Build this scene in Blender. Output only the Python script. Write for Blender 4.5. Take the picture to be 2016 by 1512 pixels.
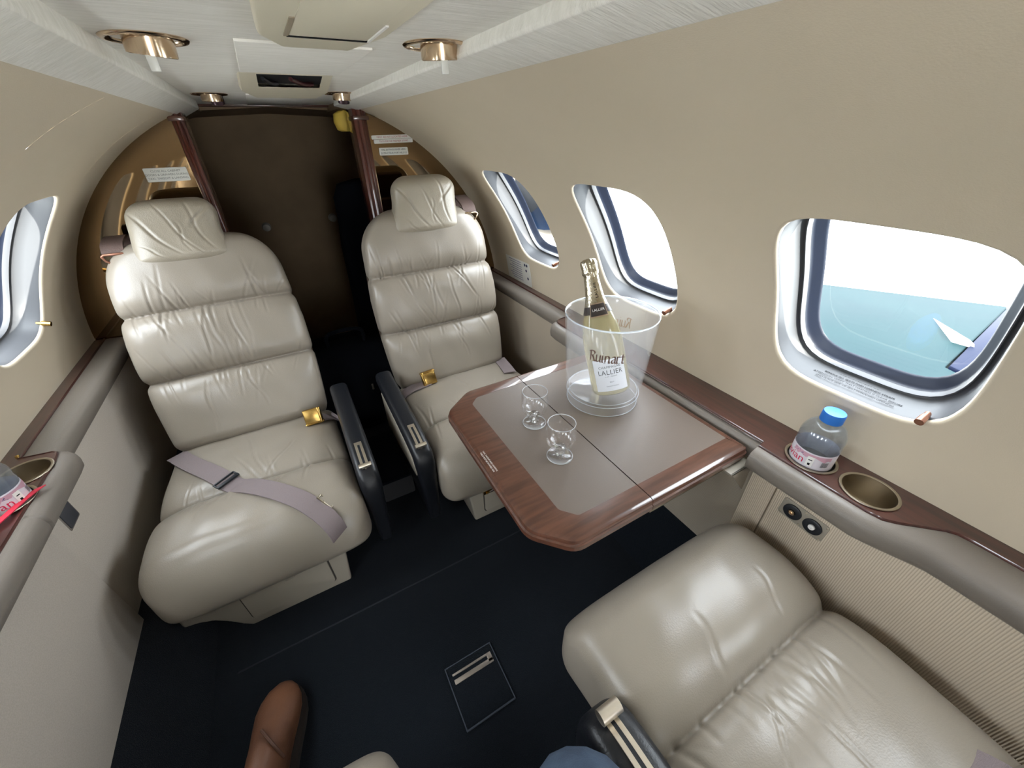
import bpy, bmesh, math, random
import numpy as np
from mathutils import Vector, Matrix
from mathutils.bvhtree import BVHTree
for o in list(bpy.data.objects): bpy.data.objects.remove(o)
scene = bpy.context.scene
col = scene.collection
PI = math.pi

# ------------------------------------------------------------------ camera
CAM = Vector((-.099, 0, 1.22))
cam = bpy.data.cameras.new('camera'); cam.sensor_width = 36; cam.lens = 760/2016*36
cam.clip_start = .01; cam.clip_end = 500
camo = bpy.data.objects.new('camera', cam); col.objects.link(camo); scene.camera = camo
scene.cycles.transparent_max_bounces = 20
_X = Vector((.86993394, -.28204928, .40455302)); _Y = Vector((-.49287119, -.46875812, .73303739)); _Z = Vector((-.01711515, -.83708663, -.54680256))
right = Vector((_X[0], _Y[0], _Z[0])); down = Vector((_X[1], _Y[1], _Z[1])); fwd = Vector((_X[2], _Y[2], _Z[2]))
M = Matrix(((right[0], -down[0], -fwd[0]), (right[1], -down[1], -fwd[1]), (right[2], -down[2], -fwd[2])))
camo.matrix_world = Matrix.Translation(CAM) @ M.to_4x4()

# ------------------------------------------------------------------ world, sun, exposure
world = bpy.data.worlds.new('sky'); scene.world = world; world.use_nodes = True
bg = world.node_tree.nodes['Background']; bg.inputs[0].default_value = (.91, .95, 1, 1); bg.inputs[1].default_value = 1.75
sun = bpy.data.lights.new('sun', 'SUN'); sun.energy = 2.6; sun.angle = .01; sun.color = (1, .95, .86)
so = bpy.data.objects.new('sun', sun); col.objects.link(so)
so.rotation_euler = Vector((.0, .90, -.44)).to_track_quat('-Z', 'Y').to_euler()
vs = scene.view_settings; vs.view_transform = 'Standard'; vs.look = 'None'; vs.exposure = 3.22; vs.gamma = 1; vs.use_curve_mapping = False

# ------------------------------------------------------------------ helpers
def lin(c):
    return tuple((v/255/12.92 if v/255 <= .04045 else ((v/255+.055)/1.055)**2.4) for v in c) + (1,)
MATS = {}
def mat(name, c, rough=.5, metal=0, spec=.5, c2=None, nscale=8, nstretch=(1, 1, 1), bump=0, bscale=200, bstretch=(1, 1, 1), coat=0, crough=.05, sheen=0, detail=3):
    if name in MATS: return MATS[name]
    m = bpy.data.materials.new(name); m.use_nodes = True; nt = m.node_tree; b = nt.nodes['Principled BSDF']
    b.inputs['Base Color'].default_value = lin(c); b.inputs['Roughness'].default_value = rough
    b.inputs['Metallic'].default_value = metal; b.inputs['Specular IOR Level'].default_value = spec
    b.inputs['Coat Weight'].default_value = coat; b.inputs['Coat Roughness'].default_value = crough
    b.inputs['Sheen Weight'].default_value = sheen
    tc = nt.nodes.new('ShaderNodeTexCoord')
    def noise(scale, st, det):
        mp = nt.nodes.new('ShaderNodeMapping'); mp.inputs['Scale'].default_value = st
        nt.links.new(tc.outputs['Object'], mp.inputs[0])
        n = nt.nodes.new('ShaderNodeTexNoise'); n.inputs['Scale'].default_value = scale; n.inputs['Detail'].default_value = det
        nt.links.new(mp.outputs[0], n.inputs['Vector']); return n
    if c2:
        n = noise(nscale, nstretch, detail); r = nt.nodes.new('ShaderNodeValToRGB')
        r.color_ramp.elements[0].position = .35; r.color_ramp.elements[1].position = .65
        r.color_ramp.elements[0].color = lin(c); r.color_ramp.elements[1].color = lin(c2)
        nt.links.new(n.outputs['Fac'], r.inputs[0]); nt.links.new(r.outputs[0], b.inputs['Base Color'])
    if bump:
        n = noise(bscale, bstretch, 2); bp = nt.nodes.new('ShaderNodeBump')
        bp.inputs['Strength'].default_value = bump; bp.inputs['Distance'].default_value = .002
        nt.links.new(n.outputs['Fac'], bp.inputs['Height']); nt.links.new(bp.outputs[0], b.inputs['Normal'])
    MATS[name] = m; return m
def ribs(name, c, c2, scale, axis='Y', rough=.8, strength=.6):
    m = mat(name, c, rough, spec=.2); nt = m.node_tree; b = nt.nodes['Principled BSDF']
    tc = nt.nodes.new('ShaderNodeTexCoord'); w = nt.nodes.new('ShaderNodeTexWave'); w.bands_direction = axis
    w.inputs['Scale'].default_value = scale; w.inputs['Distortion'].default_value = .6; w.inputs['Detail'].default_value = 2; w.inputs['Detail Scale'].default_value = 3
    nt.links.new(tc.outputs['Object'], w.inputs[0])
    r = nt.nodes.new('ShaderNodeValToRGB'); r.color_ramp.elements[0].color = lin(c2); r.color_ramp.elements[1].color = lin(c)
    r.color_ramp.elements[0].position = .1; r.color_ramp.elements[1].position = .6
    nt.links.new(w.outputs['Fac'], r.inputs[0]); nt.links.new(r.outputs[0], b.inputs['Base Color'])
    bp = nt.nodes.new('ShaderNodeBump'); bp.inputs['Strength'].default_value = strength; bp.inputs['Distance'].default_value = .002
    nt.links.new(w.outputs['Fac'], bp.inputs['Height']); nt.links.new(bp.outputs[0], b.inputs['Normal'])
    return m
def clear(name, tint, gloss=.12, rough=.02, ior=1.45, haze=None, hz=.0, refr=0, pwr=4):
    # thin clear wall: light passes straight through, a Fresnel share is mirrored, optional milky haze / refracted share
    m = bpy.data.materials.new(name); m.use_nodes = True; nt = m.node_tree; nt.nodes.clear()
    out = nt.nodes.new('ShaderNodeOutputMaterial'); t = nt.nodes.new('ShaderNodeBsdfTransparent'); t.inputs[0].default_value = tuple(tint) + (1,)
    g = nt.nodes.new('ShaderNodeBsdfGlossy'); g.inputs['Roughness'].default_value = rough; g.inputs[0].default_value = (1, 1, 1, 1)
    fr = nt.nodes.new('ShaderNodeLayerWeight'); fr.inputs['Blend'].default_value = .5
    pw = nt.nodes.new('ShaderNodeMath'); pw.operation = 'POWER'; pw.inputs[1].default_value = pwr
    ml = nt.nodes.new('ShaderNodeMath'); ml.operation = 'MULTIPLY_ADD'; ml.inputs[1].default_value = gloss*3; ml.inputs[2].default_value = .04
    nt.links.new(fr.outputs['Facing'], pw.inputs[0]); nt.links.new(pw.outputs[0], ml.inputs[0])
    mx = nt.nodes.new('ShaderNodeMixShader'); nt.links.new(ml.outputs[0], mx.inputs[0])
    base = t.outputs[0]
    if refr:
        gl = nt.nodes.new('ShaderNodeBsdfGlass'); gl.inputs['IOR'].default_value = ior; gl.inputs['Roughness'].default_value = 0
        m2 = nt.nodes.new('ShaderNodeMixShader'); m2.inputs[0].default_value = refr
        nt.links.new(base, m2.inputs[1]); nt.links.new(gl.outputs[0], m2.inputs[2]); base = m2.outputs[0]
    if haze:
        d = nt.nodes.new('ShaderNodeBsdfDiffuse'); d.inputs[0].default_value = haze
        tr = nt.nodes.new('ShaderNodeBsdfTranslucent'); tr.inputs[0].default_value = haze
        a = nt.nodes.new('ShaderNodeMixShader'); a.inputs[0].default_value = .5
        nt.links.new(d.outputs[0], a.inputs[1]); nt.links.new(tr.outputs[0], a.inputs[2])
        m3 = nt.nodes.new('ShaderNodeMixShader'); m3.inputs[0].default_value = hz
        nt.links.new(base, m3.inputs[1]); nt.links.new(a.outputs[0], m3.inputs[2]); base = m3.outputs[0]
    nt.links.new(base, mx.inputs[1]); nt.links.new(g.outputs[0], mx.inputs[2]); nt.links.new(mx.outputs[0], out.inputs[0])
    return m
def tag(o, label=None, cat=None, group=None, kind=None):
    if label: o['label'] = label
    if cat: o['category'] = cat
    if group: o['group'] = group
    if kind: o['kind'] = kind
    return o
def thing(name, label, cat, loc=(0, 0, 0), rz=0, group=None):
    o = bpy.data.objects.new(name, None); o.empty_display_size = .05; col.objects.link(o)
    o.location = loc; o.rotation_euler = (0, 0, rz); return tag(o, label, cat, group)
def rootloc(p):
    v = Vector((0, 0, 0))
    while p: v += Vector(p.location); p = p.parent
    return v
def obj(name, vf, m, parent=None, smooth=40, local=False, normals=None, kind=None):
    """link one mesh object; vf in world coordinates unless local"""
    V = np.asarray(vf[0], float).reshape(-1, 3)
    if parent is not None and not local: V = V - np.array(rootloc(parent))
    me = bpy.data.meshes.new(name); me.from_pydata(V.tolist(), [], [tuple(int(i) for i in f) for f in vf[1]]); me.update()
    me.materials.append(m)
    if smooth:
        me.shade_smooth()
        if smooth < 180: me.set_sharp_from_angle(angle=math.radians(smooth))
    if normals is not None: me.normals_split_custom_set_from_vertices(normals)
    o = bpy.data.objects.new(name, me); col.objects.link(o)
    if parent is not None: o.parent = parent
    if kind: o['kind'] = kind
    return o
def cat_(*parts):
    V, F, n = [], [], 0
    for v, f in parts:
        v = np.asarray(v, float).reshape(-1, 3); V.append(v); F += [tuple(i+n for i in q) for q in f]; n += len(v)
    return np.concatenate(V), F
def xf(vf, m):
    V = np.c_[np.asarray(vf[0], float), np.ones(len(vf[0]))] @ np.array(m).T
    return V[:, :3], vf[1]
def T(x, y, z): return Matrix.Translation((x, y, z))
def RX(a): return Matrix.Rotation(a, 4, 'X')
def RY(a): return Matrix.Rotation(a, 4, 'Y')
def RZ(a): return Matrix.Rotation(a, 4, 'Z')
def bm_out(bm):
    bm.verts.ensure_lookup_table(); bm.verts.index_update()
    r = (np.array([v.co[:] for v in bm.verts]), [tuple(v.index for v in f.verts) for f in bm.faces]); bm.free(); return r
def prism(poly, a, b, axis='z', bev=0, seg=2):
    """polygon (u,v) extruded from a to b. axis z:(x,y) y:(x,z) x:(y,z)"""
    mp = {'z': lambda u, v, w: (u, v, w), 'y': lambda u, v, w: (u, w, v), 'x': lambda u, v, w: (w, u, v)}[axis]
    bm = bmesh.new()
    A = [bm.verts.new(mp(u, v, a)) for u, v in poly]; B = [bm.verts.new(mp(u, v, b)) for u, v in poly]
    n = len(poly); bm.faces.new(A); bm.faces.new(B[::-1])
    for i in range(n): bm.faces.new((A[i], B[i], B[(i+1) % n], A[(i+1) % n]))
    bmesh.ops.recalc_face_normals(bm, faces=bm.faces)
    if bev: bmesh.ops.bevel(bm, geom=list(bm.edges), offset=bev, segments=seg, profile=.5, affect='EDGES', clamp_overlap=True)
    return bm_out(bm)
def box(x0, x1, y0, y1, z0, z1, bev=0, seg=2): return prism([(x0, y0), (x1, y0), (x1, y1), (x0, y1)], z0, z1, 'z', bev, seg)
def rrect(x0, x1, y0, y1, r, n=6):
    P = []
    for cx, cy, a in ((x1-r, y1-r, 0), (x0+r, y1-r, 90), (x0+r, y0+r, 180), (x1-r, y0+r, 270)):
        for i in range(n+1):
            t = math.radians(a+90*i/n); P.append((cx+r*math.cos(t), cy+r*math.sin(t)))
    return P
def lathe(prof, n=40, c=(0, 0, 0)):
    V, F = [], []
    for r, z in prof:
        for i in range(n):
            a = 2*PI*i/n; V.append((c[0]+r*math.cos(a), c[1]+r*math.sin(a), c[2]+z))
    for j in range(len(prof)-1):
        for i in range(n): F.append((j*n+i, j*n+(i+1) % n, (j+1)*n+(i+1) % n, (j+1)*n+i))
    if prof[0][0] > 1e-6: pass
    return np.array(V), F
def disc(r, z, n=40, c=(0, 0, 0)):
    return [(c[0]+r*math.cos(2*PI*i/n), c[1]+r*math.sin(2*PI*i/n), c[2]+z) for i in range(n)], [tuple(range(n))]
def loft(rings, close=True, caps=True):
    R = [np.asarray(r, float) for r in rings]; n = len(R[0]); V = np.concatenate(R); F = []
    for j in range(len(R)-1):
        for i in range(n if close else n-1):
            k = (i+1) % n; F.append((j*n+i, j*n+k, (j+1)*n+k, (j+1)*n+i))
    if caps and close: F.append(tuple(range(n-1, -1, -1))); F.append(tuple((len(R)-1)*n+i for i in range(n)))
    return V, F
def spline(pts, n):
    P = np.asarray(pts, float); m = len(P); out = []
    for t in np.linspace(0, m-1, n):
        i = min(int(t), m-2); u = t-i
        p0, p1, p2, p3 = P[max(i-1, 0)], P[i], P[i+1], P[min(i+2, m-1)]
        out.append(.5*((2*p1)+(-p0+p2)*u+(2*p0-5*p1+4*p2-p3)*u*u+(-p0+3*p1-3*p2+p3)*u**3))
    return np.array(out)
def tube(pts, rad, n=12, sm=0):
    P = spline(pts, sm) if sm else np.asarray(pts, float)
    rad = np.interp(np.linspace(0, 1, len(P)), np.linspace(0, 1, len(np.atleast_1d(rad))), np.atleast_1d(rad))
    rings = []; up = None
    for i in range(len(P)):
        d = P[min(i+1, len(P)-1)]-P[max(i-1, 0)]; d = d/np.linalg.norm(d)
        if up is None: up = np.cross(d, (0, 0, 1) if abs(d[2]) < .9 else (1, 0, 0))
        up = up-d*up.dot(d); up /= np.linalg.norm(up); w = np.cross(d, up)
        rings.append([P[i]+rad[i]*(math.cos(a)*up+math.sin(a)*w) for a in np.linspace(0, 2*PI, n, endpoint=False)])
    return loft(rings)
def ribbon(P, W, th):
    """P centre points, W per-point half-width vectors; closed flat strap of thickness th"""
    P = np.asarray(P, float); W = np.asarray(W, float); rings = []
    for i in range(len(P)):
        d = P[min(i+1, len(P)-1)]-P[max(i-1, 0)]; d = d/np.linalg.norm(d); nn = np.cross(W[i], d); nn = nn/np.linalg.norm(nn)*th/2
        rings.append([P[i]-W[i]-nn, P[i]-W[i]*.5-nn, P[i]+W[i]*.5-nn, P[i]+W[i]-nn, P[i]+W[i]+nn, P[i]+W[i]*.5+nn, P[i]-W[i]*.5+nn, P[i]-W[i]+nn])
    return loft(rings)
def text_vf(s, size, align='CENTER', ext=.0002, space=1.0, shear=0):
    cu = bpy.data.curves.new('t', 'FONT'); cu.body = s; cu.size = size; cu.align_x = align; cu.align_y = 'CENTER'; cu.extrude = ext
    cu.space_character = space; cu.resolution_u = 2; cu.shear = shear
    o = bpy.data.objects.new('t', cu); col.objects.link(o); bpy.context.view_layer.update()
    me = bpy.data.meshes.new_from_object(o.evaluated_get(bpy.context.evaluated_depsgraph_get()))
    V = np.array([v.co[:] for v in me.vertices]).reshape(-1, 3); F = [tuple(p.vertices) for p in me.polygons]
    bpy.data.objects.remove(o); bpy.data.curves.remove(cu); bpy.data.meshes.remove(me); return V, F
def frame(o, xa, ya):
    xa = Vector(xa).normalized(); ya = Vector(ya); ya = (ya-xa*ya.dot(xa)).normalized(); za = xa.cross(ya)
    return Matrix(((xa[0], ya[0], za[0], o[0]), (xa[1], ya[1], za[1], o[1]), (xa[2], ya[2], za[2], o[2]), (0, 0, 0, 1)))
rng = np.random.default_rng(7)

# ------------------------------------------------------------------ materials
LEATHER = mat('cream_leather', (146, 137, 125), .32, spec=.5, c2=(139, 130, 118), nscale=5, bump=.13, bscale=420)
PILLOW = mat('headrest_leather', (156, 147, 132), .34, c2=(147, 138, 123), nscale=7, bump=.25, bscale=380)
WALL = mat('wall_ultraleather', (212, 199, 177), .62, spec=.3, c2=(208, 195, 173), nscale=3, bump=.12, bscale=500)
CEIL = mat('headliner_fabric', (238, 235, 228), .9, spec=.1, c2=(229, 226, 218), nscale=60, nstretch=(.25, 2.2, 1), bump=.5, bscale=160, bstretch=(.2, 2, 1))
CREAM = mat('cream_plastic', (222, 214, 192), .45, bump=.05, bscale=600)
GREY = mat('grey_vinyl_pad', (120, 112, 104), .42, spec=.45, bump=.12, bscale=500)
DADO = mat('side_panel_fabric', (186, 177, 166), .85, spec=.2, c2=(178, 169, 158), nscale=420, bump=.3, bscale=600)
DADOR = ribs('ribbed_fabric', (206, 192, 172), (180, 165, 146), 92, strength=.3)
DADOF = ribs('fine_ribbed_fabric', (178, 166, 150), (164, 152, 136), 130, strength=.3)
CARPET = mat('navy_carpet', (22, 27, 33), 1, spec=.05, c2=(15, 19, 25), nscale=500, bump=1, bscale=700, sheen=.1)
NAVY = mat('navy_leather', (21, 23, 28), .38, bump=.15, bscale=420)
SLEEVE = mat('window_reveal_plastic', (76, 77, 80), .4, spec=.5)
SEAL = mat('black_rubber', (24, 28, 34), .45)
GASK = mat('window_gasket', (24, 30, 44), .4)
BRASS = mat('champagne_brass', (216, 194, 168), .16, metal=1)
GOLD = mat('gold_buckle', (196, 160, 92), .22, metal=1, bump=.05, bscale=300)
NICKEL = mat('satin_nickel', (232, 222, 206), .36, metal=1)
STEEL = mat('brushed_steel', (176, 166, 148), .3, metal=1)
COPPER = mat('copper_knob', (150, 104, 84), .35, metal=.6)
MIRROR = mat('bronze_mirror', (150, 126, 96), .035, metal=1)
DARKB = mat('dark_brown_panel', (128, 106, 78), .7, c2=(118, 97, 71), nscale=6)
DARKG = mat('charcoal_panel', (44, 44, 46), .8, bump=.3, bscale=500)
BLACK = mat('black_cloth', (13, 15, 21), .95, spec=.1, bump=.3, bscale=300)
SHELL = mat('seat_shell_brown', (74, 60, 50), .6)
BELT = mat('belt_webbing', (130, 118, 119), .7, spec=.3, bump=.5, bscale=260, bstretch=(1, 4, 1))
SBELT = mat('shoulder_belt_brown', (96, 78, 72), .7, bump=.4, bscale=260)
BASE = mat('seat_base_vinyl', (148, 140, 127), .5, bump=.12, bscale=450)
WHITE = mat('white_placard', (226, 226, 220), .5)
INK = mat('ink_black', (20, 20, 22), .7, spec=.1)
RED = mat('ink_red', (176, 92, 96), .7)
WTXT = mat('ink_white', (240, 238, 234), .6)
def wood_mat(name, st, c=(84, 40, 28), c2=(120, 64, 46)):
    m = mat(name, c, .32, c2=c2, nscale=14, nstretch=st, coat=.9, crough=.04, detail=6)
    return m
WOODY = wood_mat('mahogany_along', (9, .7, 9), (58, 29, 25), (78, 40, 33))
WOODX = wood_mat('mahogany_across', (.8, 7, 8), (70, 42, 31), (96, 60, 45))
WOODZ = wood_mat('mahogany_upright', (9, 9, .7), (72, 34, 25), (100, 50, 38))
INLAY = mat('table_inlay_leather', (109, 98, 90), .42, spec=.3, bump=.12, bscale=500)

# ------------------------------------------------------------------ cabin shell (tube, axis along Y)
ZC, R = .601, .731
Y0, YB = -2.3, 1.647
FZ = .12
WINS = {1: (1.21, .717, .206, -.33, -.85), -1: (1.26, .76, .24, -.28, -.80)}
WT, HW, HS = math.radians(30.6), .139, .181
def cyl(sg, y, s, dep=0): 
    th = s/R; return (sg*(R+dep)*math.cos(th), y, ZC+(R+dep)*math.sin(th))
def cyln(sg, s): th = s/R; return (-sg*math.cos(th), 0, -math.sin(th))
ANG = sorted(set([2*PI*i/72 for i in range(72)]))
def rh(a, w, h, n=4.2): c, s = abs(math.cos(a)), abs(math.sin(a)); return ((c/w)**n+(s/h)**n)**(-1/n)
def rr(a, w, h): c, s = abs(math.cos(a)), abs(math.sin(a)); return min(w/c if c > 1e-9 else 9, h/s if s > 1e-9 else 9)
def side_wall(sg):
    V, N, F = [], [], []
    S0, S1 = R*math.radians(3.6), R*math.radians(72.2 if sg > 0 else 69.3); SC = R*WT; CW, CH = .2, .22
    def grid(ya, yb, ny, sa, sb, ns):
        b = len(V)
        for i in range(ny+1):
            for j in range(ns+1):
                y = ya+(yb-ya)*i/ny; s = sa+(sb-sa)*j/ns; V.append(cyl(sg, y, s)); N.append(cyln(sg, s))
        for i in range(ny):
            for j in range(ns):
                q = (b+i*(ns+1)+j, b+(i+1)*(ns+1)+j, b+(i+1)*(ns+1)+j+1, b+i*(ns+1)+j+1); F.append(q[::-1] if sg > 0 else q)
    ys = sorted(WINS[sg]); cur = Y0
    base = [math.atan2(CH, CW), math.atan2(CH, -CW), math.atan2(-CH, -CW)+2*PI, math.atan2(-CH, CW)+2*PI]
    ang = sorted(set(ANG+base))
    for yc in ys:
        if yc-CW > cur+1e-6: grid(cur, yc-CW, 1, S0, S1, 40)
        grid(yc-CW, yc+CW, 1, S0, SC-CH, 12); grid(yc-CW, yc+CW, 1, SC+CH, S1, 24)
        b = len(V); K = 7; na = len(ang)
        prof = [(0, None)]
        for k in range(K+3):
            for a in ang:
                if k < 3:   # rounded lip turning into the reveal
                    q = (2-k)/2*PI/2; d = .007*(1-math.cos(q)) if False else .007*(math.sin(q)); dep = .007*(1-math.cos(q))
                    # q: pi/2 -> deep end, 0 -> flush
                    dd = .007*math.sin(q); r_ = rh(a, HW+.007-dd, HS+.007-dd); y = yc+r_*math.cos(a); s = SC+r_*math.sin(a)
                    V.append(cyl(sg, y, s, .007*(1-math.cos(q))))
                    nn = Vector(cyln(sg, s))*math.cos(q)+(Vector((0, -math.cos(a), 0))+Vector(cyl(sg, 0, s-1e-3*math.sin(a)))*0)*math.sin(q)
                    tz = Vector(cyl(sg, 0, s+1e-3))-Vector(cyl(sg, 0, s)); tz.normalize()
                    nn = Vector(cyln(sg, s))*math.cos(q)-(Vector((0, math.cos(a), 0))+tz*math.sin(a))*math.sin(q); nn.normalize(); N.append(tuple(nn))
                else:
                    f = (k-2)/K; r_ = rh(a, HW+.007, HS+.007)*(1-f)+rr(a, CW, CH)*f; y = yc+r_*math.cos(a); s = SC+r_*math.sin(a)
                    V.append(cyl(sg, y, s)); N.append(cyln(sg, s))
        for k in range(K+2):
            for i in range(na):
                j = (i+1) % na; q = (b+k*na+i, b+k*na+j, b+(k+1)*na+j, b+(k+1)*na+i); F.append(q if sg > 0 else q[::-1])
        cur = yc+CW
    if cur < YB+.02: grid(cur, YB+.02, 1, S0, S1, 40)
    for yc in ys:
        for yy in (yc-CW, yc+CW):
            b = len(V)
            for j in range(61):
                s = S0+(S1-S0)*j/60
                for y in (yy-.012, yy+.012): V.append(cyl(sg, y, s, .002)); N.append(cyln(sg, s))
            for j in range(60):
                q = (b+2*j, b+2*j+1, b+2*j+3, b+2*j+2); F.append(q[::-1] if sg > 0 else q)
    o = obj('wall_right' if sg > 0 else 'wall_left', (V, F), WALL, smooth=180, normals=N)
    return tag(o, 'beige padded curved cabin side wall with window openings' , None, None, 'structure')
side_wall(1); side_wall(-1)
PANE = clear('window_acrylic', (.93, .97, .98), .08)
wn = 0
def window(sg, yc):
    global wn; wn += 1
    SC = R*WT
    def ring(sh, dep): return [cyl(sg, yc+rh(a, HW-sh, HS-sh)*math.cos(a), SC+rh(a, HW-sh, HS-sh)*math.sin(a), dep) for a in ANG]
    def band(prof): 
        V, F = loft([ring(*p) for p in prof], True, False); return V, (F if sg < 0 else [f[::-1] for f in F])
    w = obj('window_%d' % wn, band([(0, .0068), (.001, .012), (.002, .03), (.005, .045), (.009, .053), (.011, .054)]), SLEEVE, smooth=60, kind='structure')
    obj('frame', band([(.011, .054), (.0125, .050), (.014, .050), (.0155, .056), (.016, .066)]), SLEEVE, w, smooth=50)
    obj('gasket', band([(.016, .060), (.018, .066), (.022, .068), (.025, .074), (.027, .075), (.029, .080)]), GASK, w, smooth=50)
    rings = [ring(.029, .078)]
    for f in (.75, .5, .25, .02): rings.append([cyl(sg, yc+f*rh(a, HW-.029, HS-.029)*math.cos(a), SC+f*rh(a, HW-.029, HS-.029)*math.sin(a), .078) for a in ANG])
    obj('pane', loft(rings, True, False), PANE, w, smooth=180)
    # shade pull in the corner of the reveal
    ky = yc-.105 if sg > 0 else yc+.118; ks = SC-(HS-.020); c = np.array(cyl(sg, ky, ks, .012)); inn = np.array(cyln(sg, ks))
    t = np.array(cyl(sg, ky, ks+.01, .012))-c; t /= np.linalg.norm(t)
    obj('shade_handle', cat_(tube([c-t*.004, c+t*.006, c+t*.006+inn*.02], [.0045, .0045, .0045], 10), tube([c+t*.006+inn*.008, c+t*.006+inn*.024], [.0058, .0062], 12)), COPPER if sg > 0 else GOLD, w)
    # portal that guides daylight sampling through this opening
    L = bpy.data.lights.new('window_portal', 'AREA'); L.shape = 'RECTANGLE'; L.size = .26; L.size_y = .34; L.cycles.is_portal = True
    lo = bpy.data.objects.new('window_portal', L); col.objects.link(lo)
    n = Vector(cyln(sg, SC)); lo.matrix_world = frame(cyl(sg, yc, SC, .085), (0, 1, 0), n.cross(Vector((0, 1, 0)))); 
    if (lo.matrix_world.to_3x3() @ Vector((0, 0, -1))).dot(n) < 0: lo.matrix_world = frame(cyl(sg, yc, SC, .085), (0, -1, 0), n.cross(Vector((0, 1, 0))))
    return w
wobj = {}
for sg in (1, -1):
    for yc in WINS[sg]: wobj[(sg, yc)] = window(sg, yc)
# exit instructions printed on the sill of the nearest right window
SCW = R*WT
for k, s_ in enumerate(['WARNING EXIT OPENING: SHUT EXTERNAL DOOR BEFORE OPENING', 'REMOVE ALL SEATS AND HARNESS STRAPS', 'ATTENTION: VERIFY THAT HARNESS IS CLEAR BEFORE', 'AND PLACE SIDE OF SEAT FORWARD OPENING']):
    v, f = text_vf(s_, .0062, ext=0, space=.92); P = []
    for x, y, z in v: 
        dep = .046-k*.0085+(-y)*-.9; ks = SCW-(HS-.0038); p = np.array(cyl(1, .205-x, ks, dep)); P.append(p+np.array((-math.sin(WT), 0, 1))*.0012)
    obj('sill_text', (P, f), INK, wobj[(1, .206)], smooth=0)

# floor, lower carpeted sides, rear partition, ceiling
def arc_pts(sg, z0, z1, rad, n): 
    return [(sg*math.sqrt(rad**2-(z-ZC)**2), z) for z in np.linspace(z0, z1, n)]
tag(obj('floor', prism([(-.58, Y0), (.58, Y0), (.58, 2.62), (-.58, 2.62)], FZ-.02, FZ), CARPET), 'dark navy carpeted cabin floor', None, None, 'structure')
for sg, nm in ((1, 'right'), (-1, 'left')):
    P = arc_pts(sg, .30, FZ-.01, R, 10); Q = [(x+sg*.012, z-.006) for x, z in P]
    poly = P+Q[::-1]
    tag(obj('wall_%s_carpet' % nm, prism(poly, Y0, YB, 'y'), CARPET), 'navy carpet running up the lower cabin side', None, None, 'structure')
zc = 1.32; XC = -.02
tag(obj('ceiling', box(-.26, .22, Y0, 2.0, zc, zc+.02), CEIL), 'off-white fabric headliner', None, None, 'structure')
def valance(n, sg, xj, xr, zr, xo, zo, ye):
    poly = [(xj, zc+.004), (xr-sg*.0015, zr+.004), (xr, zr), (xo, zo-.001), (xo+sg*.012, zo+.006), (xo-sg*.002, zo+.03), (xj+sg*.01, zc+.02)]
    o = obj('trim_%d' % n, prism(poly, Y0, ye, 'y', .0012, 2), CEIL); tag(o, 'white fabric valance running along the ceiling edge', None, None, 'structure')
valance(1, 1, .176, .172, 1.303, .234, 1.291, 1.70); valance(2, -1, -.224, -.224, 1.299, -.268, 1.279, 1.83)
# headliner: removable panel between the two cream boxes, and a further strip near the bulkhead
tag(obj('trim_3', box(-.086, .079, .70, 1.0, zc-.003, zc+.004, .0012), CEIL), 'removable fabric headliner panel with pale edge', None, None, 'structure')
tag(obj('trim_4', box(-.082, .098, 1.50, 1.98, zc-.0025, zc+.004, .001), CEIL), 'fabric headliner strip next to the bulkhead', None, None, 'structure')
tag(obj('trim_5', box(-.25, .21, 1.98, 2.02, 1.313, 1.34, .003), WOODX), 'thin mahogany header strip over the doorway', None, None, 'structure')
# bulkhead of bronze mirror either side of the doorway, mahogany posts
def bulk(sg, xi, n):
    pts = [(xi, FZ)]; th0 = math.asin((FZ-ZC)/R); 
    xs = abs(xi); th1 = math.acos(xs/R)
    pts += [(sg*R*math.cos(t), ZC+R*math.sin(t)) for t in np.linspace(th0, th1, 48)]
    o = obj('wall_bulkhead_'+n, prism(pts, YB, YB+.018, 'y'), MIRROR); tag(o, 'bronze mirrored bulkhead panel', None, None, 'structure')
bulk(1, .235, 'right'); bulk(-1, -.262, 'left')
def post(n, x0, x1, sg):
    w = x1-x0
    poly = [(x0, YB-.012), (x0+w*.18, YB-.016), (x0+w*.3, YB-.014), (x0+w*.34, YB-.022), (x0+w*.5, YB-.028), (x0+w*.66, YB-.022), (x0+w*.7, YB-.014), (x0+w*.9, YB-.014), (x1, YB-.006), (x1, YB+.09), (x0, YB+.09)]
    if sg < 0: poly = [(x0+x1-a, b) for a, b in poly][::-1]
    o = obj('door_post_'+n, prism(poly, FZ, 1.302, 'z', .0012), WOODZ, smooth=35); tag(o, 'glossy mahogany door post beside the aisle', None, None, 'structure')
    r = obj('crosspiece', box(x0-.004, x1+.004, YB-.03, YB+.09, 1.262, 1.274, .002), WOODX, o)
post('right', .214, .258, 1); post('left', -.288, -.258, -1)
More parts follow.
